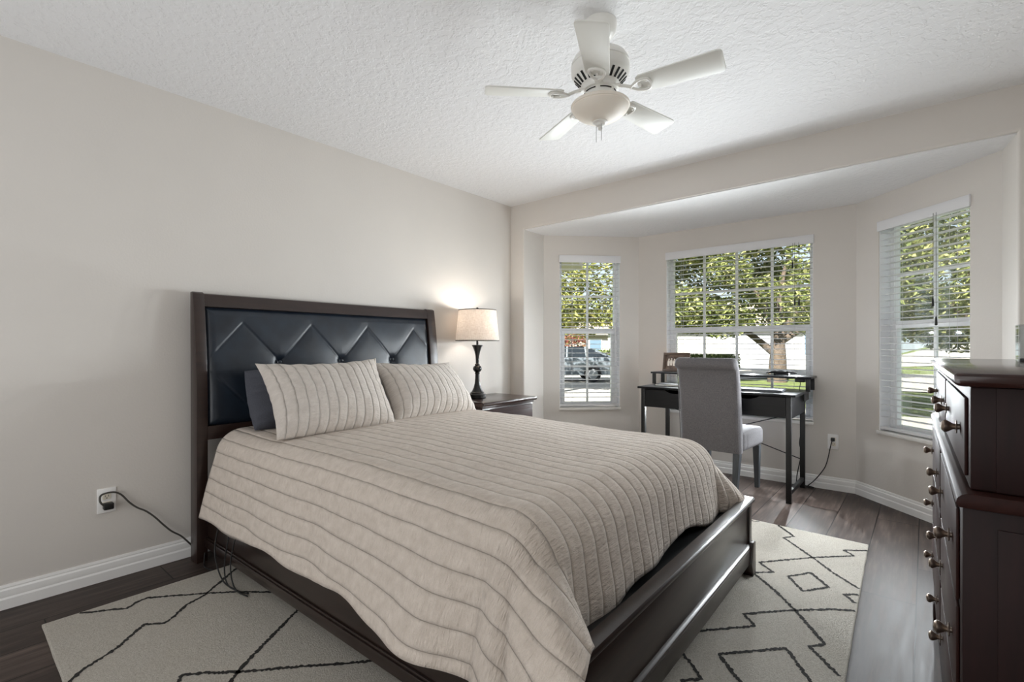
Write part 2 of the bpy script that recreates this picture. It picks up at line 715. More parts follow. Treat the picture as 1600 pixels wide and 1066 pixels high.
struct(MB().box(-0.15, XR + 0.15, YB - 0.15, YB, 0, H).build('wall_back', 'wall_paint', smooth=0), 'greige wall behind the photographer', 'wall')

# wall with the bay opening: one portal shape with rounded (bullnose) front arris
bm = bmesh.new()
poly = [(0, 0), (OX0, 0), (OX0, OZ), (OX1, OZ), (OX1, 0), (XR, 0), (XR, H), (0, H)]
A = [bm.verts.new((x, YF, z)) for x, z in poly]
B = [bm.verts.new((3.322 if x == OX1 else x, lerp(3.852, 3.802, x / XR), z)) for x, z in poly]
for i in range(8):
    j = (i + 1) % 8
    bm.faces.new((A[i], A[j], B[j], B[i]))
bm.faces.new((A[0], A[1], A[2], A[7]))
bm.faces.new((A[2], A[3], A[6], A[7]))
bm.faces.new((A[3], A[4], A[5], A[6]))
bm.faces.new((B[0], B[1], B[2], B[7])[::-1])
bm.faces.new((B[2], B[3], B[6], B[7])[::-1])
bm.faces.new((B[3], B[4], B[5], B[6])[::-1])
bmesh.ops.recalc_face_normals(bm, faces=bm.faces)
ed = [e for e in bm.edges if {e.verts[0], e.verts[1]} in ({A[1], A[2]}, {A[2], A[3]}, {A[3], A[4]})]
bmesh.ops.bevel(bm, geom=ed, offset=0.018, segments=5, profile=0.5, affect='EDGES')
struct(MB().from_bm(bm).build('wall_front', 'wall_paint', smooth=40), 'greige wall with the wide opening to the bay', 'wall')

# ceiling of the bay (starts just behind the rounded arris)
mb = MB().prism([(OX0, YF + 0.02), (BAY[0].x, BAY[0].y), (BAY[1].x - .05, 4.68), (BAY[2].x + .05, 4.68), (BAY[3].x + 0.02, BAY[3].y), (OX1, YF + 0.02)], 'z', OZ - 0.006, OZ - 0.0005)
mb.prism([(BAY[0].x - .12, YF + WT + .005), (BAY[1].x - .05, 4.68), (BAY[2].x + .05, 4.68), (BAY[3].x + .15, YF + WT + .005)], 'z', OZ, OZ + 0.1)
struct(mb.build('ceiling_bay', 'ceiling_texture', smooth=0), 'lower white textured ceiling over the bay', 'ceiling')

WALL_T = 0.15


def bay_outer(i):
    """mitred outer corner for inner corner i"""
    d = []
    for a, b in ((i - 1, i), (i, i + 1)):
        if a < 0 or b > 3:
            continue
        t = (BAY[b] - BAY[a]).normalized()
        d.append(Vector((-t.y, t.x)))
    if len(d) == 1:
        return BAY[i] + d[0] * WALL_T
    m = (d[0] + d[1]).normalized()
    return BAY[i] + m * (WALL_T / m.dot(d[0]))


def bay_wall(name, i, s0, s1, label):
    """wall between BAY[i] and BAY[i+1], pierced by a window hole s0..s1 along it"""
    p, q = BAY[i], BAY[i + 1]
    P, Q = bay_outer(i), bay_outer(i + 1)
    L = (q - p).length
    t = (q - p).normalized()
    nrm = Vector((-t.y, t.x))
    ss = [0, s0, s1, L]
    zs = [0, SILL, HEAD, OZ]
    bm = bmesh.new()
    inn, out = {}, {}
    for a, s in enumerate(ss):
        for b, z in enumerate(zs):
            pi_ = p + t * s
            po = P if a == 0 else Q if a == 3 else pi_ + nrm * WALL_T
            inn[a, b] = bm.verts.new((pi_.x, pi_.y, z))
            out[a, b] = bm.verts.new((po.x, po.y, z))
    for a in range(3):
        for b in range(3):
            if a == 1 and b == 1:
                continue
            bm.faces.new((inn[a, b], inn[a + 1, b], inn[a + 1, b + 1], inn[a, b + 1]))
            bm.faces.new((out[a, b], out[a, b + 1], out[a + 1, b + 1], out[a + 1, b]))
    for (a, b), (c, d) in (((1, 1), (2, 1)), ((2, 1), (2, 2)), ((2, 2), (1, 2)), ((1, 2), (1, 1))):
        bm.faces.new((inn[a, b], inn[c, d], out[c, d], out[a, b]))
    for a in range(3):
        bm.faces.new((inn[a, 0], out[a, 0], out[a + 1, 0], inn[a + 1, 0]))
        bm.faces.new((inn[a, 3], inn[a + 1, 3], out[a + 1, 3], out[a, 3]))
    for b in range(3):
        bm.faces.new((inn[0, b], inn[0, b + 1], out[0, b + 1], out[0, b]))
        bm.faces.new((inn[3, b], out[3, b], out[3, b + 1], inn[3, b + 1]))
    bmesh.ops.recalc_face_normals(bm, faces=bm.faces)
    struct(MB().from_bm(bm).build(name, 'wall_paint', smooth=0), label, 'wall')
    return p, t, nrm


WIN = [('wall_bay_left', 0, 0.158, 0.760, 'left slanted bay wall with a narrow window'),
       ('wall_bay_centre', 1, 0.284, 1.490, 'middle bay wall with the wide window'),
       ('wall_bay_right', 2, 0.205, 0.848, 'right slanted bay wall with a narrow window')]
frames = []
for nm, i, s0, s1, lb in WIN:
    p, t, nrm = bay_wall(nm, i, s0, s1, lb)
    frames.append((p, t, nrm, s0, s1))


def wmat(p, t, nrm, s0):
    """local x along the wall, y outwards, z up, origin at the hole's left jamb on the inner face"""
    o = p + t * s0
    return Matrix(((t.x, nrm.x, 0, o.x), (t.y, nrm.y, 0, o.y), (0, 0, 1, 0), (0, 0, 0, 1)))


def make_window(idx, fr, cols, label):
    p, t, nrm, s0, s1 = fr
    T = wmat(p, t, nrm, s0)
    W = s1 - s0
    o = bpy.data.objects.new('window_%d' % idx, None)
    COL.objects.link(o)
    o.matrix_world = T
    struct(o, label, 'window')
    y0, y1 = 0.085, 0.135
    z0, z1, zm = SILL + 0.012, HEAD, 1.268
    f = MB()
    f.box(0.0, 0.035, y0, y1, z0, z1, 0.004)
    f.box(W - 0.035, W, y0, y1, z0, z1, 0.004)
    f.box(0.035, W - 0.035, y0, y1, z1 - 0.045, z1, 0.004)
    f.box(0.035, W - 0.035, y0, y1, z0, z0 + 0.045, 0.004)
    f.build('window_frame', 'vinyl_white', o)
    ln = MB().box(0.0005, 0.004, 0.004, y0 - 0.0005, z0, z1).box(W - 0.004, W - 0.0005, 0.004, y0 - 0.0005, z0, z1).box(0.0042, W - 0.0042, 0.004, y0 - 0.0005, z1 - 0.004, z1 - 0.0005)
    ln.build('jamb_liner', 'vinyl_white', o, smooth=0)
    m = MB().box(0.03, W - 0.03, y0 - 0.012, y1, zm - 0.026, zm + 0.026, 0.005)
    m.box(0.035, 0.065, y0 - 0.006, y0 + 0.03, z0 + 0.04, zm, 0.003)
    m.box(W - 0.065, W - 0.035, y0 - 0.006, y0 + 0.03, z0 + 0.04, zm, 0.003)
    m.build('sash', 'vinyl_white', o)
    g = MB()
    for c in range(1, cols):
        x = lerp(0.035, W - 0.035, c / cols)
        g.box(x - 0.010, x + 0.010, 0.107, 0.121, z0 + 0.04, z1 - 0.04)
    for za, zb in ((z0 + 0.045, zm), (zm, z1 - 0.045)):
        z = (za + zb) / 2
        g.box(0.035, W - 0.035, 0.1075, 0.1205, z - 0.009, z + 0.009)
    g.build('muntin', 'vinyl_white', o, smooth=0)
    MB().box(0.034, W - 0.034, 0.124, 0.128, z0 + 0.044, z1 - 0.044).build('glass', 'window_glass', o, smooth=0)
    s = MB().box(-0.006, W + 0.006, -0.018, 0.0845, SILL - 0.014, SILL + 0.012, 0.005)
    s.build('window_sill', 'marble_sill', o)
    lk = MB().box(W / 2 - 0.03, W / 2 + 0.03, y0 - 0.02, y0 - 0.011, zm + 0.004, zm + 0.016, 0.003)
    lk.build('sash_lock', 'vinyl_white', o)
    return o


make_window(1, frames[0], 2, 'narrow white sash window on the left slanted bay wall')
make_window(2, frames[1], 4, 'wide white sash window behind the desk')
make_window(3, frames[2], 2, 'narrow white sash window on the right slanted bay wall')


def make_blind(fr, label, cord_x, tassels):
    p, t, nrm, s0, s1 = fr
    T = wmat(p, t, nrm, s0)
    W = s1 - s0
    o = thing('venetian_blind', label, 'blind')
    o.matrix_world = T
    vb = MB().box(-0.006, W + 0.006, -0.012, 0.004, HEAD - 0.068, HEAD + 0.002, 0.003)
    vb.box(0.004, W - 0.004, 0.006, 0.058, HEAD - 0.05, HEAD - 0.004, 0.003)
    vb.build('valance', 'blind_white', o)
    sl = MB()
    z = HEAD - 0.085
    zz = []
    while z > SILL + 0.075:
        zz.append(z)
        z -= 0.0435
    for z in zz:
        # slightly crowned slat
        a = [(0.006, 0, z - 0.001), (W - 0.006, 0, z - 0.001)]
        prof = [(0.008, -0.0012), (0.02, 0.0010), (0.033, 0.0016), (0.046, 0.0010), (0.058, -0.0012)]
        vs, fs = [], []
        for x in (0.006, W - 0.006):
            for y, dz in prof:
                vs.append((x, y, z + dz + 0.0014))
            for y, dz in prof[::-1]:
                vs.append((x, y, z + dz - 0.0014))
        n = 10
        for i in range(n):
            j = (i + 1) % n
            fs.append([i, j, n + j, n + i])
        fs.append(list(range(n)))
        fs.append([n + i for i in range(n)][::-1])
        sl.add(vs, fs)
    sl.build('slats', 'blind_white', o, smooth=30)
    MB().box(0.006, W - 0.006, 0.008, 0.058, SILL + 0.022, SILL + 0.042, 0.004).build('bottom_rail', 'blind_white', o)
    ld = MB()
    xs = [0.13 * 1.0, W - 0.13] if W < 0.8 else [0.14, W / 2, W - 0.14]
    for x in xs:
        for y in (0.0065, 0.0595):
            ld.tube([(x, y, HEAD - 0.05), (x, y, SILL + 0.04)], 0.0009, 5, smooth=False)
    ld.build('ladder_cord', 'blind_white', o)
    if tassels:
        for dx, zt in tassels:
            c = MB().tube([(cord_x + dx, -0.015, HEAD - 0.05), (cord_x + dx * 1.1, -0.016, zt)], 0.0012, 6, smooth=False)
            c.build('pull_cord', 'grey_plastic', o)
            tb = MB().lathe([(0.003, 0.03), (0.005, 0.02), (0.0075, -0.022), (0.004, -0.026)], 12, (cord_x + dx * 1.1, -0.016, zt - 0.026))
            tb.build('tassel', 'black_plastic', o)
    else:
        wd = MB().tube([(W - 0.05, -0.016, HEAD - 0.06), (W - 0.05, -0.016, 0.95)], 0.0035, 8, smooth=False)
        wd.build('tilt_wand', 'blind_white', o)
    return o


make_blind(frames[0], 'white slatted blind over the narrow left bay window, car seen through it', 0, None)
make_blind(frames[1], 'widest white slatted blind, over the window behind the desk', 1.08, [(-0.014, 1.80), (0.0, 1.50), (0.028, 1.50)])
make_blind(frames[2], 'white slatted blind over the right bay window, partly hidden by the dresser', 0.44, [(-0.012, 1.42), (0.008, 1.30)])


# baseboards: stepped profile swept along each wall
BB = [(0, 0), (0.016, 0), (0.016, 0.042), (0.012, 0.05), (0.013, 0.055), (0.011, 0.078), (0.006, 0.085), (0.007, 0.09), (0.004, 0.1), (0, 0.1)]


def baseboard(name, pts, closed=False):
    """pts: 2D polyline on the wall faces with the room on the right-hand side"""
    pts = [Vector(p) for p in pts]
    n = len(pts)
    vs, fs = [], []
    for i in range(n):
        ds = []
        if i > 0:
            ds.append((pts[i] - pts[i - 1]).normalized())
        if i < n - 1:
            ds.append((pts[i + 1] - pts[i]).normalized())
        ns = [Vector((d.y, -d.x)) for d in ds]
        m = sum(ns, Vector((0, 0))).normalized()
        sc = 1 / max(0.3, m.dot(ns[0]))
        for u, z in BB:
            q = pts[i] + m * (u * sc + 0.0005)
            vs.append((q.x, q.y, z))
    k_ = len(BB)
    for i in range(n - 1):
        for j in range(k_):
            j2 = (j + 1) % k_
            fs.append([i * k_ + j, i * k_ + j2, (i + 1) * k_ + j2, (i + 1) * k_ + j])
    fs.append(list(range(k_)))
    fs.append([(n - 1) * k_ + j for j in range(k_)][::-1])
    return struct(MB().add(vs, fs).build(name, 'white_trim', smooth=25), 'white moulded baseboard', 'baseboard')


baseboard('baseboard_left', [(0, YB), (0, YF), (OX0, YF), (OX0, YF + WT)])
baseboard('baseboard_bay', [tuple(BAY[0] + Vector((0.002, 0.002))), tuple(BAY[1]), tuple(BAY[2]), tuple(BAY[3])])
baseboard('baseboard_right', [(3.322, 3.802), (OX1, YF), (XR, YF), (XR, YB)])

# ------------------------------------------------------------------ rug
rug = MB()
RC = [(0.315, 0.285), (2.845, 0.270), (2.757, 3.372), (0.300, 3.415)]


def outline(c, n):
    out = []
    for i in range(4):
        a, b = Vector(c[i]), Vector(c[(i + 1) % 4])
        for j in range(n):
            q = a.lerp(b, j / n)
            nn = (b - a).normalized()
            q = q + Vector((nn.y, -nn.x)) * (0.0025 * noise.noise(Vector((q.x * 9, q.y * 9, 3))))
            out.append((q.x, q.y))
    return out


oc = outline(RC, 60)
ctr = Vector((1.55, 1.83))
vs = [(x, y, 0.001) for x, y in oc] + [(x, y, 0.009) for x, y in oc] + [(ctr.x + (x - ctr.x) * 0.997, ctr.y + (y - ctr.y) * 0.997, 0.012) for x, y in oc]
n = len(oc)
fs = []
for i in range(n):
    j = (i + 1) % n
    fs.append([i, j, n + j, n + i])
    fs.append([n + i, n + j, 2 * n + j, 2 * n + i])
fs.append(list(range(n))[::-1])
fs.append([2 * n + i for i in range(n)])
rug.add(vs, fs)
RUG_LINES = [
    [(2.306, 3.372), (2.414, 3.235), (2.375, 3.172), (2.545, 2.978), (2.66, 2.833), (2.768, 2.727)],
    [(2.761, 3.265), (2.661, 3.187), (2.713, 3.136), (2.55, 2.974), (2.35, 2.73), (2.428, 2.656), (2.358, 2.587), (2.497, 2.442), (2.581, 2.335), (2.716, 2.137), (2.672, 2.085), (2.78, 1.963)],
    [(2.1, 1.66), (2.303, 1.896), (2.486, 2.098), (2.427, 2.162), (2.566, 2.317), (2.7, 2.441), (2.775, 2.489)],
    [(2.495, 2.655), (2.573, 2.768), (2.659, 2.654), (2.578, 2.537), (2.495, 2.655)],
    [(2.77, 2.661), (2.725, 2.622), (2.769, 2.563)],
    [(2.2, 1.86), (2.304, 1.767), (2.38, 1.703), (2.431, 1.65), (2.386, 1.6), (2.5, 1.5), (2.6, 1.38)],
    [(2.6, 1.62), (2.533, 1.717), (2.433, 1.824), (2.61, 2.017), (2.712, 1.868), (2.77, 1.79)],
    [(0.325, 0.396), (0.346, 0.424), (0.393, 0.493), (0.429, 0.534), (0.398, 0.573), (0.388, 0.61), (0.441, 0.676), (0.543, 0.795), (0.642, 0.898), (0.737, 0.972), (0.9, 1.13)],
    [(0.847, 0.292), (0.798, 0.338), (0.742, 0.434), (0.629, 0.546), (0.681, 0.601), (0.656, 0.636), (0.583, 0.708), (0.558, 0.78), (0.387, 0.972), (0.33, 1.05)],
    [(0.85, 1.2), (1.012, 0.96), (1.123, 0.798), (1.207, 0.682), (1.254, 0.635), (1.4, 0.45)],
    [(1.25, 0.36), (1.122, 0.523), (1.091, 0.545), (1.136, 0.596), (1.222, 0.676), (1.351, 0.821), (1.473, 0.949), (1.6, 1.1)],
    [(2.2, 3.37), (2.165, 3.35), (2.12, 3.37)],
]
rnd = random.Random(3)
for L in RUG_LINES:
    pts = [Vector(q) for q in L]
    dense = []
    for a, b in zip(pts, pts[1:]):
        m = max(2, int((b - a).length / 0.0065))
        for j in range(m):
            dense.append(a.lerp(b, j / m))
    dense.append(pts[-1])
    vs, fs = [], []
    for i, q in enumerate(dense):
        d = (dense[min(i + 1, len(dense) - 1)] - dense[max(i - 1, 0)])
        d = d.normalized() if d.length > 1e-6 else Vector((1, 0))
        nn = Vector((-d.y, d.x))
        wl, wr = 0.0066 + rnd.uniform(-0.0036, 0.0038), 0.0066 + rnd.uniform(-0.0036, 0.0038)
        q = q + nn * rnd.uniform(-0.001, 0.001)
        vs += [(q.x + nn.x * wl, q.y + nn.y * wl, 0.0128), (q.x - nn.x * wr, q.y - nn.y * wr, 0.0128)]
    for i in range(len(dense) - 1):
        fs.append([2 * i, 2 * i + 1, 2 * i + 3, 2 * i + 2])
    rug.add(vs, fs, 1)
rg = rug.build('area_rug', ['rug_pile', 'rug_black_yarn'], smooth=0)
tag(rg, 'cream area rug with black zigzag diamond lines under the bed', 'rug')

# ------------------------------------------------------------------ bed
BED_R = math.radians(0.9)
bed = thing('bed', 'dark espresso bed with tufted black leather headboard and low footboard', 'bed', (0.1, 2.55, 0), BED_R)
BO = Vector((0.1, 2.55, 0))            # bed local = world - BO (before the slight rotation)


def BW(mbx, name, mat, parent=bed, **kw):
    return mbx.build(name, mat, parent, off=BO if parent is bed else None, **kw)


def hb_x(z):
    """front face of the sleigh headboard, leaning back towards the wall at the top"""
    t = max(0.0, (z - 0.75) / 0.65)
    return 0.115 - 0.055 * t ** 2.0


def post_profile():
    zs = [0.0, 0.3, 0.75, 0.9, 1.05, 1.18, 1.28, 1.34, 1.375, 1.395]
    fr = [(hb_x(z) + 0.006, z) for z in zs]
    top = [(hb_x(1.395) - 0.012, 1.404), (hb_x(1.395) - 0.035, 1.402), (0.026, 1.38)]
    bk = [(0.026, 1.30), (0.032, 0.9), (0.034, 0.0)]
    return fr + top + bk


YL, YR = 0.878, 2.535
for y0, y1 in ((YL, YL + 0.052), (YR - 0.075, YR)):
    BW(MB().prism(post_profile(), 'y', y0, y1, bev=0.003), 'headboard_post', 'espresso_wood')


def band(z0, z1, y0, y1, th, out=0.0, n=8):
    """a curved board that follows the sleigh curve"""
    vs, fs = [], []
    for i in range(n + 1):
        z = lerp(z0, z1, i / n)
        x = hb_x(z) + out
        for y in (y0, y1):
            vs += [(x, y, z), (x - th, y, z)]
    for i in range(n):
        a = 4 * i
        fs += [[a, a + 2, a + 6, a + 4], [a + 1, a + 5, a + 7, a + 3], [a, a + 4, a + 5, a + 1], [a + 2, a + 3, a + 7, a + 6]]
    fs += [[0, 1, 3, 2], [4 * n, 4 * n + 2, 4 * n + 3, 4 * n + 1]]
    return MB().add(vs, fs)


PY0, PY1, PZ0, PZ1 = YL + 0.056, YR - 0.079, 0.70, 1.325
tr_ = band(1.328, 1.388, YL + 0.05, YR - 0.073, 0.03, 0.004)
tr_.add([], [])
BW(tr_, 'top_rail', 'espresso_wood')
cp = MB().prism([(hb_x(1.388) + 0.004, 1.384), (hb_x(1.39) + 0.0, 1.394), (hb_x(1.39) - 0.02, 1.399), (0.026, 1.394), (0.026, 1.37), (hb_x(1.37) - 0.02, 1.37)], 'y', YL + 0.05, YR - 0.073)
BW(cp, 'top_cap', 'espresso_wood')
BW(band(0.63, 0.70, YL + 0.05, YR - 0.073, 0.035, 0.004), 'lower_rail', 'espresso_wood')
BW(band(0.69, 1.33, YL + 0.05, YR - 0.073, 0.01, -0.03), 'back_panel', 'espresso_wood')
# tufted leather panel: diamonds between buttons
NB = 4
BTN_Y = [PY0 + 0.385 - 0.0 + 0.400 * i for i in range(3)]
BTN_Y = [1.316, 1.716, 2.116]
BTN_Z = 1.025
PK_Z = 1.245
ny, nz = 300, 130
vs, fs = [], []


def seg_d(py, pz, a, b):
    ax, az = a
    bx, bz = b
    dx, dz = bx - ax, bz - az
    t = max(0, min(1, ((py - ax) * dx + (pz - az) * dz) / (dx * dx + dz * dz)))
    return math.hypot(py - ax - t * dx, pz - az - t * dz), t


SEGS = []
for i in range(-1, 4):
    by = 1.316 + 0.4 * i
    for sy in (-1, 1):
        SEGS.append(((by, BTN_Z), (by + sy * 0.2, PK_Z)))
        SEGS.append(((by, BTN_Z), (by + sy * 0.2, BTN_Z - 0.22)))
for iz in range(nz + 1):
    z = lerp(PZ0, PZ1, iz / nz)
    for iy in range(ny + 1):
        y = lerp(PY0, PY1, iy / ny)
        e = min(y - PY0, PY1 - y, z - PZ0, PZ1 - z)
        puff = 0.022 * (1 - (1 - min(1, e / 0.045)) ** 2.2)
        d = 1.0
        crease = 0
        for a, b in SEGS:
            dd, t = seg_d(y, z, a, b)
            if dd < d:
                d = dd
                crease = dd
        dip = (0.0035 * math.exp(-(d / 0.006) ** 2) + 0.003 * math.exp(-(d / 0.035) ** 2)) * min(1, e / 0.05)
        bt = 0
        for i in range(-1, 4):
            r = math.hypot(y - 1.316 - 0.4 * i, z - BTN_Z)
            if PY0 + 0.05 < 1.316 + 0.4 * i < PY1 - 0.05:
                bt = max(bt, 0.019 * math.exp(-(r / 0.026) ** 2) + 0.008 * math.exp(-(r / 0.10) ** 2))
        vs.append((hb_x(z) - 0.016 + puff - dip - bt, y, z))
for iz in range(nz):
    for iy in range(ny):
        a = iz * (ny + 1) + iy
        fs.append([a, a + 1, a + ny + 2, a + ny + 1])
pan = BW(MB().add(vs, fs), 'leather_panel', 'black_leather', smooth=60)
for by in BTN_Y:
    b_ = MB().sphere((hb_x(BTN_Z) - 0.007, by, BTN_Z), 0.011, 14, 10, sc=(0.6, 1, 1))
    b_.build('tuft_button', 'black_leather', pan, off=BO)
# side rails
for y0, y1, sgn in ((0.928, 0.955, -1), (2.46, 2.487, 1)):
    r_ = MB().box(0.10, 2.34, y0, y1, 0.07, 0.30, 0.003)
    yo = y0 if sgn < 0 else y1
    r_.box(0.10, 2.34, min(yo, yo + sgn * 0.012), max(yo, yo + sgn * 0.012), 0.075, 0.118, 0.003)
    r_.box(0.10, 2.34, min(yo, yo + sgn * 0.007), max(yo, yo + sgn * 0.007), 0.118, 0.128, 0.003)
    BW(r_, 'side_rail', 'espresso_rail')
BW(MB().box(0.12, 2.30, 0.956, 2.458, 0.20, 0.33), 'slat_platform', 'black_plastic', smooth=0)
# footboard
FX = 2.357
fb = MB().box(FX - 0.045, FX - 0.012, YL + 0.03, YR - 0.0, 0.10, 0.355, 0.003)
BW(fb, 'footboard_panel', 'espresso_wood')
for y0, y1 in ((YL + 0.018, YL + 0.06), (YR - 0.03, YR + 0.012)):
    BW(MB().box(FX - 0.05, FX - 0.004, y0, y1, 0.165, 0.358, 0.003), 'footboard_stile', 'espresso_wood')
cpf = MB().prism([(FX - 0.046, 0.356), (FX + 0.003, 0.356), (FX + 0.007, 0.362), (FX + 0.007, 0.371), (FX + 0.002, 0.378), (FX - 0.043, 0.378), (FX - 0.047, 0.372)], 'y', YL + 0.005, YR + 0.025, bev=0.001)
BW(cpf, 'footboard_cap', 'espresso_rail', smooth=25)
lr = MB().box(FX - 0.05, FX + 0.004, YL + 0.05, YR - 0.02, 0.078, 0.148, 0.003)
lr.prism([(FX - 0.03, 0.147), (FX + 0.002, 0.147), (FX + 0.001, 0.156), (FX - 0.008, 0.164), (FX - 0.03, 0.167)], 'y', YL + 0.05, YR - 0.02)
BW(lr, 'footboard_rail', 'espresso_rail')
for yo, s in ((YL + 0.008, 1), (YR + 0.02, -1)):
    P_ = [(yo, 0.0125), (yo, 0.165), (yo + s * 0.008, 0.172), (yo + s * 0.045, 0.172), (yo + s * 0.075, 0.078), (yo + s * 0.06, 0.05), (yo + s * 0.05, 0.0125)]
    lg = MB().prism(P_, 'x', FX - 0.06, FX + 0.012, bev=0.002)
    lg.v = [Vector((p.x, p.y, p.z)) for p in lg.v]
    BW(lg, 'leg', 'espresso_wood')
BW(MB().box(1.16, 1.20, 1.02, 1.06, 0.0125, 0.2, 0.002), 'support_leg', 'espresso_wood')
BW(MB().box(1.16, 1.20, 2.36, 2.40, 0.0125, 0.2, 0.002), 'support_leg', 'espresso_wood')

# mattress
mt = MB().box(0.16, 2.14, 1.0, 2.43, 0.332, 0.635, 0.12, seg=6)
mo = mt.build('mattress', 'paper', None, off=BO)
mo.location = BO
mo.rotation_euler = (0, 0, BED_R)
tag(mo, 'thick mattress under the beige quilt on the dark bed', 'mattress')


# ------------------------------------------------------------------ quilt
QX0, QX1 = 0.19, 2.07         # flat top region in x (head edge, start of the foot roll)
QY0, QY1 = 1.075, 2.36        # flat top region in y
RS, RF = 0.125, 0.155
DL, DF, DR = 0.49, 0.405, 0.50   # overhang lengths left / foot / right


def ztop(x, y):
    u = (y - QY0) / (QY1 - QY0)
    crown = 0.018 * (1 - (2 * u - 1) ** 2)
    return 0.672 + crown + 0.008 * math.sin(x * 4 + y * 2) * 0.5 - 0.020 * smooth01((x - 0.9) / 1.3)


REACH = [(0.0, 0.168), (30, 0.225), (45, 0.285), (58, 0.375), (68, 0.365), (78, 0.27), (90, 0.185)]


def reach(ph):
    d = math.degrees(ph)
    for (a0, r0), (a1, r1) in zip(REACH, REACH[1:]):
        if d <= a1:
            return lerp(r0, r1, smooth01((d - a0) / (a1 - a0)))
    return REACH[-1][1]


def drape(r, rad, R_, D1, flare):
    """distance r past the start of the edge roll -> (outward, down): round edge, slope out to R_, then hang"""
    q = rad * PI / 2 * 0.85
    am = PI / 2 * 0.85
    if r < q:
        a = r / rad
        return rad * math.sin(a), rad * (1 - math.cos(a))
    o0, d0 = rad * math.sin(am), rad * (1 - math.cos(am))
    e = r - q
    so, sd = max(0.0, R_ - o0), max(0.02, D1 - d0)
    Ls = math.hypot(so, sd)
    if e < Ls:
        return o0 + so * e / Ls, d0 + sd * e / Ls
    e -= Ls
    return R_ + flare * e, D1 + e * math.sqrt(1 - flare * flare)


def quilt_point(a, b):
    """a: along the length from the head edge, b: across from the left roll start (negative = left overhang)"""
    x = QX0 + a
    da = max(0.0, x - QX1)
    dl = max(0.0, -b)
    dr = max(0.0, b - (QY1 - QY0))
    bx = min(x, QX1)
    by = QY0 + min(max(b, 0), QY1 - QY0)
    z0 = ztop(bx, by)
    dy = dl if dl > 0 else dr
    sy = -1 if dl > 0 else 1
    if da == 0 and dy == 0:
        return Vector((x, by, z0))
    r = math.hypot(da, dy)
    ph = math.atan2(da, dy)              # 0 = side, pi/2 = foot
    k_ = ph / (PI / 2)
    rad = lerp(RS, RF, smooth01(k_))
    corner = math.sin(2 * ph) ** 2 if (da > 0 and dy > 0) else 0
    fl = lerp(0.22, 0.04, smooth01(k_))
    R_ = reach(ph)
    if sy > 0:
        R_ = lerp(0.17, R_, 0.55)
    o, dn = drape(r, rad, R_, 0.275, fl)
    dn0 = max(0, r - rad * 1.2)
    if dl > 0:
        w1 = math.sin(x * 7.5 + 0.8) * 0.5 + math.sin(x * 13.1 + 1.9) * 0.35 + math.sin(x * 23 + 2) * 0.15
        amp = lerp(0.014, 0.042, smooth01((x - 0.9) / 1.1))
        o += (1 - k_) ** 0.7 * (amp * w1 + 0.045 * smooth01((x - 1.0) / 1.0)) * min(1, dn0 / 0.3)
    if da > 0:
        w2 = math.sin(by * 9 + 1) * 0.5 + math.sin(by * 21) * 0.3
        o += k_ ** 0.7 * 0.014 * w2 * min(1, dn0 / 0.2) * (1 - corner)
    if corner > 0:
        o += corner * min(1, dn0 / 0.3) * 0.022 * math.sin(ph * 9.0 - 0.6)
    px = bx + o * math.sin(ph)
    py = by + sy * o * math.cos(ph)
    return Vector((px, py, max(z0 - dn, 0.035)))


def quilt_z_hem(a):
    # uneven left hem
    x = QX0 + a
    return DL + 0.012 * math.sin(x * 5.0) + 0.010 * math.sin(x * 11 + 1) - 0.03 * smooth01((x - 1.1) / 0.4) + 0.03 * smooth01((x - 1.8) / 0.3)


LA = QX1 - QX0 + DF
W0 = QY1 - QY0
na, nb = 150, 170
qm = bpy.data.meshes.new('quilt')
vs, fs, uv = [], [], []
for i in range(na + 1):
    a_ = i / na
    for j in range(nb + 1):
        a = a_ * LA
        dl = quilt_z_hem(a)
        b = lerp(-dl, W0 + DR, j / nb)
        a2 = a
        if a > QX1 - QX0:
            # foot hem a little uneven
            a2 = QX1 - QX0 + (a - (QX1 - QX0)) * (1 + 0.05 * math.sin(b * 5.2 + 0.6) + 0.03 * math.sin(b * 13))
        p = quilt_point(a2, b)
        nz_ = noise.noise(Vector((a * 6, b * 6, 1.7))) * 0.004 + noise.noise(Vector((a * 17, b * 15, 5.1))) * 0.0018
        p.z += nz_
        vs.append(p - BO)
        uv.append((a2, b + 0.5))
for i in range(na):
    for j in range(nb):
        q = i * (nb + 1) + j
        fs.append([q, q + 1, q + nb + 2, q + nb + 1])
qm.from_pydata([tuple(p) for p in vs], [], fs)
ul = qm.uv_layers.new(name='UVMap')
for lp in qm.loops:
    ul.data[lp.index].uv = uv[lp.vertex_index]
qm.materials.append(M['quilt_cloth'])
qm.polygons.foreach_set('use_smooth', [True] * len(qm.polygons))
qo = bpy.data.objects.new('quilt', qm)
COL.objects.link(qo)
qo.location = BO
qo.rotation_euler = (0, 0, BED_R)
so = qo.modifiers.new('thick', 'SOLIDIFY')
so.thickness = 0.011
so.offset = -1 if True else 1
tag(qo, 'beige channel-stitched quilt spread over the bed and hanging down its sides', 'quilt')


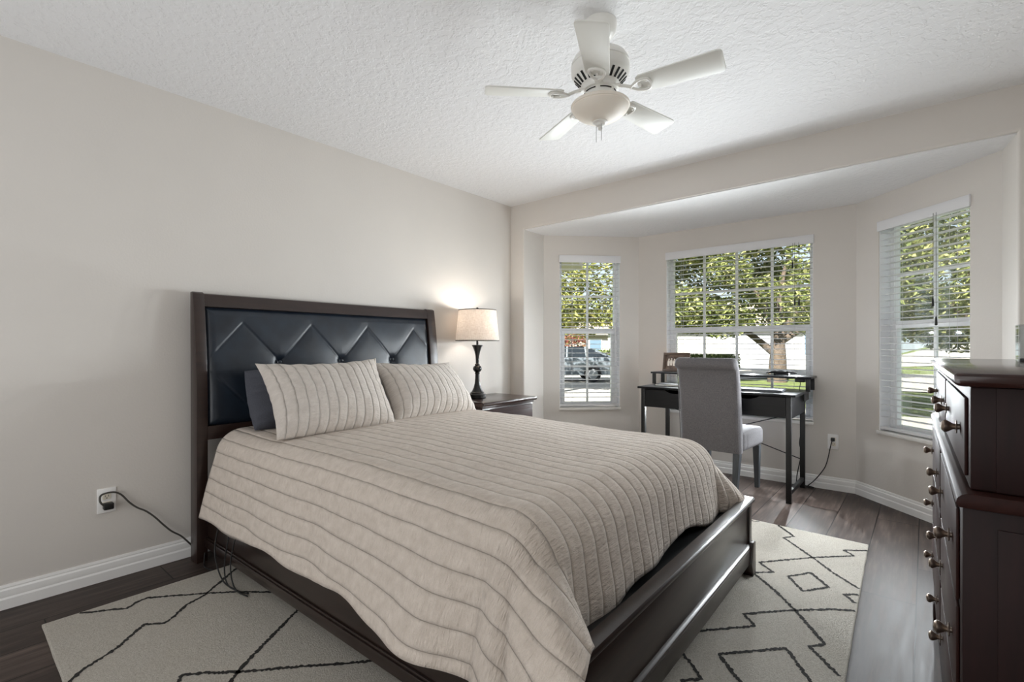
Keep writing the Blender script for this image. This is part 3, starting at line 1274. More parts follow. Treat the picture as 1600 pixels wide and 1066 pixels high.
# ------------------------------------------------------------------ pillows
def pillow(name, label, corners, thick, mat, pitch_uv=True, seed=1, flange=0.02, cat='pillow', grp=None, pinch=0.075):
    """corners: bottom-left, bottom-right, top-left, top-right of the front seam; bulges to both sides"""
    BL, BR, TL, TR = [Vector(c) for c in corners]
    n, m = 56, 44
    W_ = ((BR - BL).length + (TR - TL).length) / 2
    Hh = ((TL - BL).length + (TR - BR).length) / 2
    nrm = ((BR - BL).cross(TL - BL)).normalized()
    vs, fs, uv = [], [], []

    def pt(u, v, side):
        uu, vv = 2 * u - 1, 2 * v - 1
        # pull the middle of every seam inwards: corners stay pointed
        pu = uu * (1 - pinch * (1 - vv * vv)) 
        pv = vv * (1 - pinch * (2.3 if vv > 0 else 0.6) * (1 - uu * uu))
        u2, v2 = (pu + 1) / 2, (pv + 1) / 2
        p = BL.lerp(BR, u2).lerp(TL.lerp(TR, u2), v2)
        g = (max(0, 1 - abs(uu) ** 2.6) * max(0, 1 - abs(vv) ** 2.6)) ** 0.55
        g *= 1 - 0.25 * vv
        wr = noise.noise(Vector((u * 5 + seed, v * 5, side * 3))) * 0.012 * g
        edge = (abs(uu) ** 6 + abs(vv) ** 6)
        wr += 0.008 * math.sin(u * 41 + seed) * min(1, abs(vv) ** 5) * g ** 0.5
        wr += 0.006 * math.sin(v * 43 + seed + 2 * math.sin(v * 9)) * min(1, abs(uu) ** 3) * g ** 0.5
        return p + nrm * (side * thick * 0.5 * g + wr + 0.0012 * side)

    for side in (1, -1):
        o = len(vs)
        for i in range(n + 1):
            for j in range(m + 1):
                vs.append(pt(i / n, j / m, side))
                uv.append((j / m * Hh, i / n * W_ + 0.013))
        for i in range(n):
            for j in range(m):
                q = o + i * (m + 1) + j
                f = [q, q + m + 1, q + m + 2, q + 1]
                fs.append(f if side > 0 else f[::-1])
    # close the seam
    o2 = (n + 1) * (m + 1)
    ring = [(i, 0) for i in range(n)] + [(n, j) for j in range(m)] + [(i, m) for i in range(n, 0, -1)] + [(0, j) for j in range(m, 0, -1)]
    for a, b in zip(ring, ring[1:] + ring[:1]):
        ia, ib = a[0] * (m + 1) + a[1], b[0] * (m + 1) + b[1]
        fs.append([ia, o2 + ia, o2 + ib, ib])
    me = bpy.data.meshes.new(name)
    ctr = (BL + BR + TL + TR) / 4
    me.from_pydata([tuple(p - ctr) for p in vs], [], fs)
    ul = me.uv_layers.new(name='UVMap')
    for lp in me.loops:
        ul.data[lp.index].uv = uv[lp.vertex_index]
    me.materials.append(M[mat])
    me.polygons.foreach_set('use_smooth', [True] * len(me.polygons))
    o = bpy.data.objects.new(name, me)
    COL.objects.link(o)
    o.location = ctr
    tag(o, label, cat, grp)
    return o


pillow('pillow', 'plain charcoal pillow leaning on the headboard behind the quilted sham',
       [(0.40, 1.06, 0.69), (0.36, 1.68, 0.69), (0.235, 1.075, 0.985), (0.22, 1.72, 0.98)], 0.19, 'charcoal_cotton', seed=4, pinch=-0.035)
pillow('pillow_sham', 'beige quilted pillow sham in front of the charcoal pillow, nearer the camera',
       [(0.745, 1.015, 0.69), (0.775, 1.655, 0.69), (0.415, 1.055, 1.030), (0.40, 1.775, 1.042)], 0.23, 'sham_cloth', seed=2, grp='quilted shams on the bed')
pillow('pillow_sham', 'beige quilted pillow sham farther from the camera, beside the table lamp',
       [(0.70, 1.705, 0.685), (0.66, 2.40, 0.68), (0.385, 1.76, 1.018), (0.40, 2.385, 1.003)], 0.23, 'sham_cloth', seed=9, grp='quilted shams on the bed')

# ------------------------------------------------------------------ nightstand + lamp
nsx0, nsx1, nsy0, nsy1, nst = 0.03, 0.50, 2.64, 3.295, 0.695
ns = thing('nightstand', 'dark brown wooden nightstand in the corner holding the lit lamp', 'nightstand', ((nsx0 + nsx1) / 2, (nsy0 + nsy1) / 2, 0))
NO = Vector(ns.location)
tp = MB().prism([(nsx0, nst - 0.03), (nsx1 - 0.012, nst - 0.03), (nsx1 - 0.006, nst - 0.026), (nsx1, nst - 0.014), (nsx1 - 0.004, nst - 0.004), (nsx1 - 0.012, nst), (nsx0, nst)], 'y', nsy0, nsy1, bev=0.002)
tp.build('tabletop', 'nightstand_wood', ns, off=NO)
bd = MB().box(nsx0 + 0.005, nsx1 - 0.035, nsy0 + 0.02, nsy1 - 0.02, 0.12, nst - 0.031, 0.002)
bd.box(nsx1 - 0.05, nsx1 - 0.025, nsy0 + 0.015, nsy1 - 0.015, nst - 0.045, nst - 0.031, 0.002)
bd.build('body', 'nightstand_wood', ns, off=NO)
for z0, z1 in ((0.40, 0.635), (0.145, 0.385)):
    d_ = MB().box(nsx1 - 0.036, nsx1 - 0.018, nsy0 + 0.045, nsy1 - 0.045, z0, z1, 0.003)
    d_.box(nsx1 - 0.03, nsx1 - 0.014, nsy0 + 0.075, nsy1 - 0.075, z0 + 0.03, z1 - 0.03, 0.004)
    dr = d_.build('drawer', 'cherry_front', ns, off=NO)
    for yy in (nsy0 + 0.2, nsy1 - 0.2):
        MB().lathe([(0.006, 0), (0.005, 0.012), (0.014, 0.02), (0.012, 0.03), (0, 0.033)], 16, T=Matrix.Translation((nsx1 - 0.014 - NO.x, yy - NO.y, (z0 + z1) / 2)) @ Matrix.Rotation(PI / 2, 4, 'Y')).build('knob', 'pewter', dr)
for x in (nsx0 + 0.03, nsx1 - 0.06):
    for y in (nsy0 + 0.04, nsy1 - 0.04):
        MB().box(x - 0.022, x + 0.022, y - 0.022, y + 0.022, 0, 0.12, 0.003).build('leg', 'nightstand_wood', ns, off=NO)

LP = Vector((0.205, 2.876, nst))
lp = thing('table_lamp', 'lit table lamp with linen drum shade and dark turned base', 'lamp', LP)
prof = [(0.066, 0.0), (0.070, 0.004), (0.071, 0.03), (0.066, 0.036), (0.058, 0.038), (0.058, 0.044), (0.045, 0.055), (0.031, 0.085), (0.022, 0.12),
        (0.018, 0.16), (0.0175, 0.195), (0.021, 0.2), (0.021, 0.205), (0.016, 0.211), (0.027, 0.217), (0.036, 0.232), (0.037, 0.243), (0.030, 0.258), (0.018, 0.266),
        (0.021, 0.27), (0.021, 0.275), (0.014, 0.281), (0.014, 0.31), (0.0165, 0.345), (0.024, 0.38), (0.036, 0.412), (0.045, 0.428), (0.045, 0.432), (0.01, 0.434)]
MB().lathe(prof, 40).build('lamp_base', 'bronze_black', lp)
MB().lathe([(0.009, 0.43), (0.009, 0.50), (0.017, 0.505), (0.017, 0.55), (0.008, 0.555)], 20).build('lamp_socket', 'bronze_black', lp)
sh = MB()
zb, zt, rb, rt = 0.468, 0.716, 0.178, 0.153
vs, fs = [], []
sg = 64
for (r, z) in ((rb, zb), (rt, zt), (rt - 0.003, zt), (rb - 0.003, zb)):
    for i in range(sg):
        vs.append((r * math.cos(2 * PI * i / sg), r * math.sin(2 * PI * i / sg), z))
for j in range(4):
    for i in range(sg):
        fs.append([j * sg + i, j * sg + (i + 1) % sg, ((j + 1) % 4) * sg + (i + 1) % sg, ((j + 1) % 4) * sg + i])
sh.add(vs, fs)
shade = sh.build('lamp_shade', 'linen_shade', lp)
for r, z in ((rb + 0.001, zb), (rt + 0.001, zt)):
    rm = MB().lathe([(r - 0.004, -0.003), (r + 0.0005, -0.003), (r + 0.0005, 0.003), (r - 0.004, 0.003), (r - 0.004, -0.003)], 64, (0, 0, z), cap=False)
    rm.build('shade_trim', 'cord_grey', shade)
sp = MB()
for i in range(3):
    a = 2 * PI * i / 3 + 0.4
    sp.tube([(0.0, 0.0, zt - 0.012), (rt * 0.985 * math.cos(a), rt * 0.985 * math.sin(a), zt - 0.004)], 0.0018, 6, smooth=False)
for s in (-1, 1):
    sp.tube([(0.012 * s, 0, 0.5), (0.055 * s, 0, 0.57), (0.05 * s, 0, 0.65), (0.004 * s, 0, zt - 0.012)], 0.0018, 6)
sp.build('harp', 'bronze_black', lp)
MB().lathe([(0.004, zt - 0.016), (0.008, zt - 0.006), (0.005, zt), (0.011, zt + 0.006), (0.012, zt + 0.014), (0.007, zt + 0.021), (0, zt + 0.024)], 16).build('finial', 'bronze_black', lp)
MB().lathe([(0.012, 0.551), (0.014, 0.565), (0.028, 0.595), (0.030, 0.615), (0.022, 0.636), (0, 0.645)], 20).build('bulb', 'bulb_glow', lp)
for dz in (0.60,):
    ll = lamp_data('lamp_light', 'POINT', 4.2, (1.0, 0.92, 0.82), shadow_soft_size=0.035)
    lo = add_light('lamp_light', ll, (0, 0, 0.66))
    lo.parent = lp
MB().tube([(-0.05, 0.03, 0.004), (-0.10, -0.02, 0.004), (-0.13, -0.12, 0.004), (-0.165, -0.2, 0.004)], 0.003, 8).build('lamp_cord', 'black_plastic', lp)

# ------------------------------------------------------------------ ceiling fan
FC = Vector((1.985, 1.762, H))
fan = thing('ceiling_fan', 'white five-blade ceiling fan with a frosted bowl light', 'ceiling fan', FC)
MB().lathe([(0.0, 0), (0.066, 0), (0.068, -0.012), (0.064, -0.04), (0.05, -0.058), (0.03, -0.066), (0.0, -0.066)], 40).build('canopy', 'fan_white', fan)
MB().lathe([(0.013, -0.06), (0.013, -0.13)], 20).build('downrod', 'fan_white', fan)
mh = MB().lathe([(0.0, -0.112), (0.028, -0.112), (0.032, -0.122), (0.075, -0.13), (0.105, -0.145), (0.116, -0.165), (0.118, -0.176), (0.114, -0.178), (0.114, -0.182), (0.118, -0.184),
                 (0.117, -0.208), (0.111, -0.220), (0.071, -0.260), (0.068, -0.268), (0.072, -0.28), (0.0, -0.28)], 56)
mho = mh.build('motor_housing', 'fan_white', fan)
vt = MB()
for i in range(24):
    a = 2 * PI * i / 24
    T = Matrix.Rotation(a, 4, 'Z') @ Matrix.Translation((0.0912, 0, -0.2402)) @ Matrix.Rotation(math.radians(-45), 4, 'Y')
    vt.box(-0.019, 0.019, -0.0048, 0.0048, -0.0018, 0.002, 0, T=T)
vt.build('vent_slots', 'vent_black', mho, smooth=0)
swh = MB().lathe([(0.0, -0.278), (0.058, -0.278), (0.062, -0.284), (0.062, -0.318), (0.07, -0.322), (0.07, -0.33), (0.0, -0.33)], 40).build('switch_housing', 'fan_white', fan)
bands = MB()
for i in range(6):
    a0 = 2 * PI * i / 6
    pts = [(0.0635 * math.cos(a0 + t), 0.0635 * math.sin(a0 + t), -0.289) for t in (0, .15, .3, .45, .6, .75)]
    bands.tube(pts, 0.0022, 6)
bands.build('housing_slots', 'vent_black', swh)
MB().lathe([(0.068, -0.334), (0.1, -0.332), (0.115, -0.333), (0.119, -0.338), (0.118, -0.345), (0.114, -0.348), (0.1145, -0.351), (0.108, -0.362), (0.09, -0.378), (0.06, -0.395), (0.03, -0.404), (0.0, -0.406)], 56, cap=False).build('light_bowl', 'frosted_bowl', fan)
MB().lathe([(0.0, -0.398), (0.03, -0.4), (0.031, -0.408), (0.02, -0.412), (0.017, -0.42), (0.008, -0.424), (0.010, -0.431), (0.006, -0.438), (0, -0.44)], 28).build('finial', 'fan_white', fan)
for dx, dy, ln in ((-0.018, 0.0, 0.062), (0.012, -0.012, 0.066)):
    MB().tube([(dx, dy, -0.402), (dx, dy, -0.42 - ln)], 0.0013, 6, smooth=False).build('pull_chain', 'steel', fan)


def blade_outline():
    P = []
    x0, x1, w0, w1 = 0.155, 0.470, 0.046, 0.058
    P += [(x0, -w0 * 0.75), (x0 + 0.012, -w0)]
    P += [(x1 - 0.018, -w1), (x1 - 0.006, -w1 + 0.004), (x1, -w1 + 0.016)]
    P += [(x1, w1 - 0.016), (x1 - 0.006, w1 - 0.004), (x1 - 0.018, w1)]
    P += [(x0 + 0.012, w0), (x0, w0 * 0.75)]
    return P


BZ = -0.293
first = None
for i in range(5):
    R_ = Matrix.Rotation(math.radians(8.5 + 72 * i), 4, 'Z')
    T = Matrix.Translation((0, 0, BZ)) @ R_ @ Matrix.Rotation(math.radians(-12), 4, 'X')
    bl = MB().prism(blade_outline(), 'z', -0.003, 0.003, T=T, bev=0.0008).build('blade', 'fan_blade_white', fan)
    ar = MB()
    # blade iron: arm from the motor splitting into an open loop under the blade
    T0 = Matrix.Translation((0, 0, BZ)) @ R_
    ar.box(0.055, 0.09, -0.017, 0.017, 0.0135, 0.019, 0.002, T=T0)
    ar.tube([(0.08, 0, 0.016), (0.105, 0, 0.008), (0.13, 0, -0.004)], 0.0065, 8, T=T0)
    loop = [(0.128, 0, -0.006), (0.15, 0.020, -0.007), (0.18, 0.030, -0.007), (0.20, 0.024, -0.007), (0.207, 0, -0.007), (0.20, -0.024, -0.007), (0.18, -0.030, -0.007), (0.15, -0.020, -0.007), (0.128, 0, -0.006)]
    ar.tube(loop, 0.0055, 8, T=T)
    for sx, sy in ((0.195, 0.018), (0.195, -0.018), (0.165, 0.0)):
        ar.lathe([(0.0, -0.012), (0.005, -0.011), (0.006, -0.006), (0.006, -0.003)], 10, (sx, sy, 0), T=T)
    ar.build('blade_arm', 'fan_white', bl)

# ------------------------------------------------------------------ desk with riser
DX0, DX1, DY0, DY1, DZ = 1.112, 2.305, 3.905, 4.465, 0.775
dk = thing('writing_desk', 'black desk with two drawers and slim metal legs under the wide window', 'desk', ((DX0 + DX1) / 2, (DY0 + DY1) / 2, 0))
DO = Vector(dk.location)
MB().box(DX0, DX1, DY0, DY1, DZ - 0.018, DZ, 0.002).build('desktop', 'black_oak', dk, off=DO)
lw = 0.034
for x in (DX0 + 0.03, DX1 - 0.03 - lw):
    for y in (DY0 + 0.01, DY1 - 0.04):
        MB().box(x, x + lw, y, y + 0.028, 0.0, DZ - 0.019, 0.002).build('leg', 'black_metal', dk, off=DO)
for x in (DX0 + 0.03, DX1 - 0.03 - lw):
    MB().box(x + 0.005, x + lw - 0.005, DY0 + 0.039, DY1 - 0.041, 0.055, 0.085, 0.002).build('stretcher', 'black_metal', dk, off=DO)
    MB().box(x + 0.002, x + lw - 0.002, DY0 + 0.039, DY1 - 0.041, 0.60, DZ - 0.019, 0.001).build('side_panel', 'black_oak', dk, off=DO)
MB().box(DX0 + 0.065, DX1 - 0.065, DY1 - 0.045, DY1 - 0.03, 0.62, DZ - 0.019, 0.001).build('back_panel', 'black_oak', dk, off=DO)
MB().box(DX0 + 0.065, DX1 - 0.065, DY0 + 0.045, DY1 - 0.05, 0.622, 0.634, 0.001).build('drawer_floor', 'black_oak', dk, off=DO)
xm = (DX0 + DX1) / 2
MB().box(xm - 0.012, xm + 0.012, DY0 + 0.012, DY1 - 0.05, 0.636, DZ - 0.019, 0.001).build('divider', 'black_oak', dk, off=DO)
for x0, x1 in ((DX0 + 0.067, xm - 0.014), (xm + 0.014, DX1 - 0.067)):
    zt_ = DZ - 0.024
    xc = (x0 + x1) / 2
    n_ = 12
    top = []
    for i in range(n_ + 1):
        t = i / n_
        # shallow curved finger notch
        xx = lerp(xc + 0.085, xc - 0.085, t)
        top.append((xx, zt_ - 0.026 * math.sin(PI * t) ** 0.6))
    P_ = [(x0, 0.605), (x1, 0.605), (x1, zt_)] + top + [(x0, zt_)]
    MB().prism(P_, 'y', DY0 + 0.014, DY0 + 0.032).build('drawer', 'black_oak', dk, off=DO, smooth=20)
xbr = MB()
xbr.tube([(DX0 + 0.05, DY1 - 0.02, 0.56), (DX1 - 0.05, DY1 - 0.02, 0.22)], 0.004, 8, smooth=False)
xbr.build('cross_brace', 'black_metal', dk, off=DO)
xbr = MB()
xbr.tube([(DX0 + 0.05, DY1 - 0.012, 0.22), (DX1 - 0.05, DY1 - 0.012, 0.60)], 0.004, 8, smooth=False)
xbr.build('cross_brace', 'black_metal', dk, off=DO)
RX0, RX1, RY0, RY1, RZ = DX0 - 0.03, DX1 + 0.045, 4.235, 4.475, 0.885
MB().box(RX0, RX1, RY0, RY1, RZ - 0.015, RZ, 0.002).build('riser_shelf', 'black_oak', dk, off=DO)
for x in (RX0 + 0.012, RX1 - 0.04):
    MB().box(x, x + 0.028, RY0 + 0.01, RY0 + 0.035, DZ + 0.0005, RZ - 0.016, 0.002).build('riser_support', 'black_metal', dk, off=DO)
    MB().box(x, x + 0.028, RY1 - 0.04, RY1 - 0.015, DZ + 0.0005, RZ - 0.016, 0.002).build('riser_support', 'black_metal', dk, off=DO)
MB().box(DX1 - 0.012, DX1 - 0.003, RY0 + 0.02, RY1 - 0.04, 0.70, DZ - 0.02, 0.001).build('cable_clip', 'black_metal', dk, off=DO)

# things on the desk
lt = thing('laptop', 'closed thin grey laptop lying on the desktop right of the chair', 'laptop', (2.00, 4.12, DZ), math.radians(4))
MB().box(-0.19, 0.19, -0.125, 0.125, 0.002, 0.011, 0.004).build('laptop_base', 'laptop_grey', lt)
MB().box(-0.19, 0.19, -0.125, 0.125, 0.0122, 0.019, 0.003).build('lid', 'laptop_grey', lt)
for x in (-.16, .16):
    for y in (-.1, .1):
        MB().box(x - .01, x + .01, y - .01, y + .01, 0.0, 0.0019).build('rubber_foot', 'black_plastic', lt)
bk = thing('notebook', 'black notebook lying flat on the desktop left of the chair', 'notebook', (1.35, 4.12, DZ), math.radians(-3))
MB().box(-0.13, 0.13, -0.10, 0.10, 0.0, 0.004, 0.001).build('cover', 'black_plastic', bk)
MB().box(-0.125, 0.125, -0.097, 0.097, 0.0045, 0.016, 0.001).build('pages', 'paper', bk)
MB().box(-0.13, 0.13, -0.10, 0.10, 0.0165, 0.0205, 0.001).build('cover', 'black_plastic', bk)

pf = thing('picture_frame', 'brown picture frame with a pale photo on the left end of the desk riser', 'picture frame', (1.262, 4.37, RZ))
Tp = Matrix.Rotation(math.radians(-10), 4, 'X')
f_ = MB()
fw, fh, bw = 0.245, 0.175, 0.022
f_.box(-fw / 2, fw / 2, -0.008, 0.008, 0.001, bw, 0.002, T=Tp)
f_.box(-fw / 2, fw / 2, -0.008, 0.008, fh - bw, fh, 0.002, T=Tp)
f_.box(-fw / 2, -fw / 2 + bw, -0.008, 0.008, bw, fh - bw, 0.002, T=Tp)
f_.box(fw / 2 - bw, fw / 2, -0.008, 0.008, bw, fh - bw, 0.002, T=Tp)
f_.build('frame', 'picture_frame_wood', pf)
k = N('photo_print')
v = k.coord('Object', (1, 1, 1))
f = k.noise(v, 22, 3)
k.base(k.ramp(f, [(0.35, lin('4a3930')), (0.55, lin('6a5547'))])).rough(0.6)
M['photo_print'] = k.m
ph = MB().box(-fw / 2 + bw, fw / 2 - bw, -0.003, 0.003, bw, fh - bw, T=Tp)
pho = ph.build('photo', 'photo_print', pf)
simple('photo_pale', 'd9cfc3', 0.6)
simple('photo_tan', 'b7876a', 0.6)
fg = MB()
for i, x in enumerate((-0.07, -0.045, -0.018, 0.008)):
    fg.lathe([(0.0, 0), (0.009, 0.0), (0.012, 0.035), (0.008, 0.05), (0, 0.052)], 10, T=Tp @ Matrix.Translation((x, -0.0034, 0.052 + 0.004 * (i % 2))) @ Matrix.Diagonal((1, 0.06, 1, 1)))
    fg.lathe([(0.0, 0), (0.006, 0.004), (0.006, 0.012), (0, 0.016)], 10, T=Tp @ Matrix.Translation((x + 0.002, -0.0034, 0.104 + 0.004 * (i % 2))) @ Matrix.Diagonal((1, 0.06, 1, 1)))
fg.build('photo_figures', 'photo_pale', pho)
MB().prism([(0.012, 0.13), (0.018, 0.135), (0.075, 0.0), (0.065, 0.0)], 'x', -0.02, 0.02).build('easel_back', 'picture_frame_wood', pf)

gd = thing('gadget', 'low black gadget with pointed ends on the right of the desk riser', 'gadget', (2.125, 4.36, RZ), math.radians(4))
gb = MB()
gb.sphere((0, 0, 0.026), 0.05, 20, 10, sc=(1.1, 0.55, 0.34))
gb.box(-0.055, 0.055, -0.02, 0.02, 0.004, 0.018, 0.006)
gb.build('body', 'black_plastic', gd)
for s in (-1, 1):
    MB().tube([(0.035 * s, -0.01, 0.028), (0.075 * s, -0.012, 0.024), (0.108 * s, -0.01, 0.017)], [0.010, 0.009, 0.007, 0.004], 8).build('arm', 'black_plastic', gd)
    MB().tube([(0.03 * s, 0.015, 0.03), (0.07 * s, 0.018, 0.030), (0.095 * s, 0.02, 0.020)], [0.008, 0.007, 0.005], 8).build('arm', 'grey_plastic', gd)
    MB().box(0.045 * s - 0.006, 0.045 * s + 0.006, -0.018, 0.018, 0.0, 0.008, 0.002).build('foot', 'black_plastic', gd)

# power strip hung under the right end of the riser, and its cord to the wall
psx = RX1 - 0.085
pw = thing('power_adapter', 'small black power block fixed under the right end of the riser', 'adapter', (psx, RY0 + 0.06, RZ - 0.016))
MB().box(-0.03, 0.035, -0.03, 0.03, -0.026, -0.0005, 0.004).build('block', 'black_plastic', pw)
MB().tube([(0.0, 0, -0.026), (0.002, 0.0, -0.045), (-0.004, 0.005, -0.075), (0.0, 0.01, -0.1085)], 0.0025, 8).build('lead', 'black_plastic', pw)


# ------------------------------------------------------------------ chair
ch = thing('desk_chair', 'grey upholstered roll-back chair facing the desk', 'chair', (1.768, 3.985, 0), math.radians(-4))
hw = 0.222
# side profile of the back (y, z): outer face towards the bed
back = [(-0.215, 0.335), (-0.222, 0.45), (-0.235, 0.6), (-0.25, 0.75), (-0.268, 0.88), (-0.278, 0.935), (-0.283, 0.945), (-0.309, 0.952), (-0.325, 0.97), (-0.33, 0.992), (-0.322, 1.014), (-0.303, 1.028), (-0.278, 1.031),
        (-0.245, 1.024), (-0.222, 1.0), (-0.2, 0.93), (-0.178, 0.8), (-0.16, 0.65), (-0.145, 0.48), (-0.14, 0.335)]
vs, fs = [], []
nx = 16
xs = [-hw, -hw + 0.004, -hw + 0.012, -hw + 0.026] + [lerp(-hw + 0.04, hw - 0.04, i / 8) for i in range(9)] + [hw - 0.026, hw - 0.012, hw - 0.004, hw]
cy = sum(p[0] for p in back) / len(back)
for ix, x in enumerate(xs):
    ed_ = min(x + hw, hw - x)
    sh_ = 0.012 * (1 - min(1, ed_ / 0.026)) ** 2
    wv = -0.012 * (1 - (x / hw) ** 2)
    for (y, z) in back:
        c_y = -0.18 - 0.10 * max(0, (z - 0.5) / 0.5)
        yy = y + (sh_ if y < c_y else -sh_)
        nar = 1 - 0.0 * z
        yy += 0.010 * (x / hw) ** 2 * (1 if z < 0.93 else 0.3)
        zz = z - (sh_ if z > 0.98 else 0)
        vs.append((x * nar, yy, zz))
nb_ = len(back)
for i in range(len(xs) - 1):
    for j in range(nb_):
        j2 = (j + 1) % nb_
        fs.append([i * nb_ + j, i * nb_ + j2, (i + 1) * nb_ + j2, (i + 1) * nb_ + j])
fs.append(list(range(nb_)))
fs.append([(len(xs) - 1) * nb_ + j for j in range(nb_)][::-1])
bko = MB().add(vs, fs).build('backrest', 'grey_upholstery', ch, smooth=70)
for s in (-1, 1):
    MB().tube([(s * (hw - 0.003), y + 0.003, z) for y, z in back[:6]], 0.0032, 6).build('piping', 'grey_upholstery', bko)
se = MB().box(-hw - 0.008, hw + 0.008, -0.14, 0.285, 0.338, 0.485, 0.035, seg=5)
for p in se.v:
    if p.z > 0.44:
        p.z += 0.016 * (1 - (p.x / 0.24) ** 2) * (1 - ((p.y - 0.07) / 0.23) ** 2)
    if p.y > 0.25:
        p.x *= 1.02
se.build('seat', 'grey_upholstery', ch, smooth=60)
for sx in (-1, 1):
    for (yt, yb) in ((0.245, 0.255), (-0.175, -0.225)):
        lgm = MB()
        a_, b_ = 0.024, 0.015
        x_ = sx * 0.195
        vs = [(x_ + dx * a_, yt + dy * a_, 0.337) for dx, dy in ((-1, -1), (1, -1), (1, 1), (-1, 1))] + [(x_ + dx * b_, yb + dy * b_, 0.0) for dx, dy in ((-1, -1), (1, -1), (1, 1), (-1, 1))]
        lgm.add(vs, [[0, 1, 2, 3], [7, 6, 5, 4], [0, 4, 5, 1], [1, 5, 6, 2], [2, 6, 7, 3], [3, 7, 4, 0]])
        lgm.build('leg', 'grey_leg_wood', ch, smooth=20)

# ------------------------------------------------------------------ dresser
DR = thing('dresser', 'tall dark cherry dresser with pewter knobs at the right edge', 'dresser', (3.052, 1.235, 0), math.radians(1.0))
# local: x = depth from the front face (0) to the back, y = along the front, z up
LW, DD = 1.43, 0.44
UX = 0.012             # upper case set back
ZW, ZT = 0.848, 1.068
MB().box(0.0, DD, 0.0, LW, 0.085, ZW - 0.028, 0.004).build('lower_case', 'cherry_wood', DR)
MB().box(UX, DD, 0.02, LW - 0.02, ZW + 0.001, ZT - 0.026, 0.004).build('upper_case', 'cherry_wood', DR)
MB().prism([(DD, ZW - 0.027), (-0.004, ZW - 0.027), (-0.010, ZW - 0.02), (-0.008, ZW - 0.010), (-0.002, ZW - 0.004), (0.006, ZW), (DD, ZW)], 'y', -0.014, LW + 0.014, bev=0.002).build('waist_moulding', 'cherry_front', DR)
MB().prism([(DD, ZT - 0.025), (UX - 0.012, ZT - 0.025), (UX - 0.020, ZT - 0.023), (UX - 0.024, ZT - 0.018), (UX - 0.024, ZT - 0.005), (UX - 0.020, ZT), (DD, ZT)], 'y', -0.002, LW + 0.002, bev=0.003).build('dresser_top', 'cherry_top', DR)
for y0 in (-0.004, LW + 0.004 - 0.07):
    for x0 in (-0.004, DD - 0.07):
        MB().box(x0, x0 + 0.07, y0, y0 + 0.07, 0.0, 0.084, 0.004).build('leg', 'cherry_wood', DR)
MB().box(0.006, 0.03, 0.067, LW - 0.067, 0.03, 0.083, 0.003).build('apron', 'cherry_front', DR)
# side stile groove line: raised back panel on the near end
sdp = MB().box(0.047, DD - 0.02, -0.0035, -0.0003, 0.12, ZW - 0.06, 0.001)
sdp.build('side_panel', 'cherry_wood', DR)
sdp = MB().box(0.047, DD - 0.02, 0.0165, 0.0197, ZW + 0.002, ZT - 0.027, 0.001)
sdp.build('side_panel', 'cherry_wood', DR)
KN = [(0.0, 0.0), (0.012, 0.0), (0.0135, 0.003), (0.006, 0.0055), (0.0055, 0.012), (0.009, 0.019), (0.0125, 0.025), (0.0125, 0.029), (0.009, 0.034), (0.0, 0.036)]
KM = MB().lathe([(0.0, 0.0), (0.0055, 0.0), (0.006, 0.0035), (0.0058, 0.004), (0.0135, 0.0045), (0.0140, 0.0065), (0.006, 0.0075), (0.0062, 0.011), (0.0095, 0.016), (0.0128, 0.021), (0.0128, 0.0255), (0.009, 0.0295), (0.0, 0.031)], 20)
kn_mesh = None
DYS = [(0.052, 0.685), (0.745, 1.378)]
KY = [(0.160, 0.555), (0.815, 1.240)]
for zi, (z0, z1, zk, xf) in enumerate(((ZW + 0.02, ZT - 0.05, 0.948, UX), (0.625, ZW - 0.045, 0.718, 0.0), (0.42, 0.612, 0.516, 0.0), (0.205, 0.407, 0.316, 0.0))):
    for (y0, y1), ks in zip(DYS, KY):
        dd = MB().box(xf - 0.006, xf - 0.0004, y0, y1, z0, z1, 0.002).build('drawer', 'cherry_front', DR)
        for ky in ks:
            T = Matrix.Translation((xf - 0.0058, ky, zk)) @ Matrix.Rotation(-PI / 2, 4, 'Y')
            if kn_mesh is None:
                KM2 = KM.build('knob', 'pewter', dd)
                kn_mesh = KM2
                KM2.matrix_local = T
            else:
                c_ = kn_mesh.copy()
                COL.objects.link(c_)
                c_.parent = dd
                c_.matrix_local = T

jr = thing('display_case', 'clear acrylic keepsake case on the dresser top at the right edge', 'case', (3.262, 2.262, ZT + 0.0005))
MB().box(-0.032, 0.045, -0.032, 0.032, 0.0, 0.010, 0.002).build('base', 'black_plastic', jr)
gl_ = MB()
for x0, x1, y0, y1 in ((-0.036, -0.033, -0.036, 0.036), (0.046, 0.049, -0.036, 0.036), (-0.0328, 0.0458, -0.036, -0.033), (-0.0328, 0.0458, 0.033, 0.036)):
    gl_.box(x0, x1, y0, y1, 0.0, 0.115)
gl_.box(-0.036, 0.049, -0.036, 0.036, 0.1152, 0.118)
gl_.build('cover', 'clear_acrylic', jr, smooth=0)
MB().lathe([(0.0, 0.0102), (0.022, 0.0102), (0.026, 0.03), (0.02, 0.055), (0.024, 0.075), (0.012, 0.095), (0, 0.098)], 16, (0.008, 0, 0)).build('keepsake', 'pewter', jr)


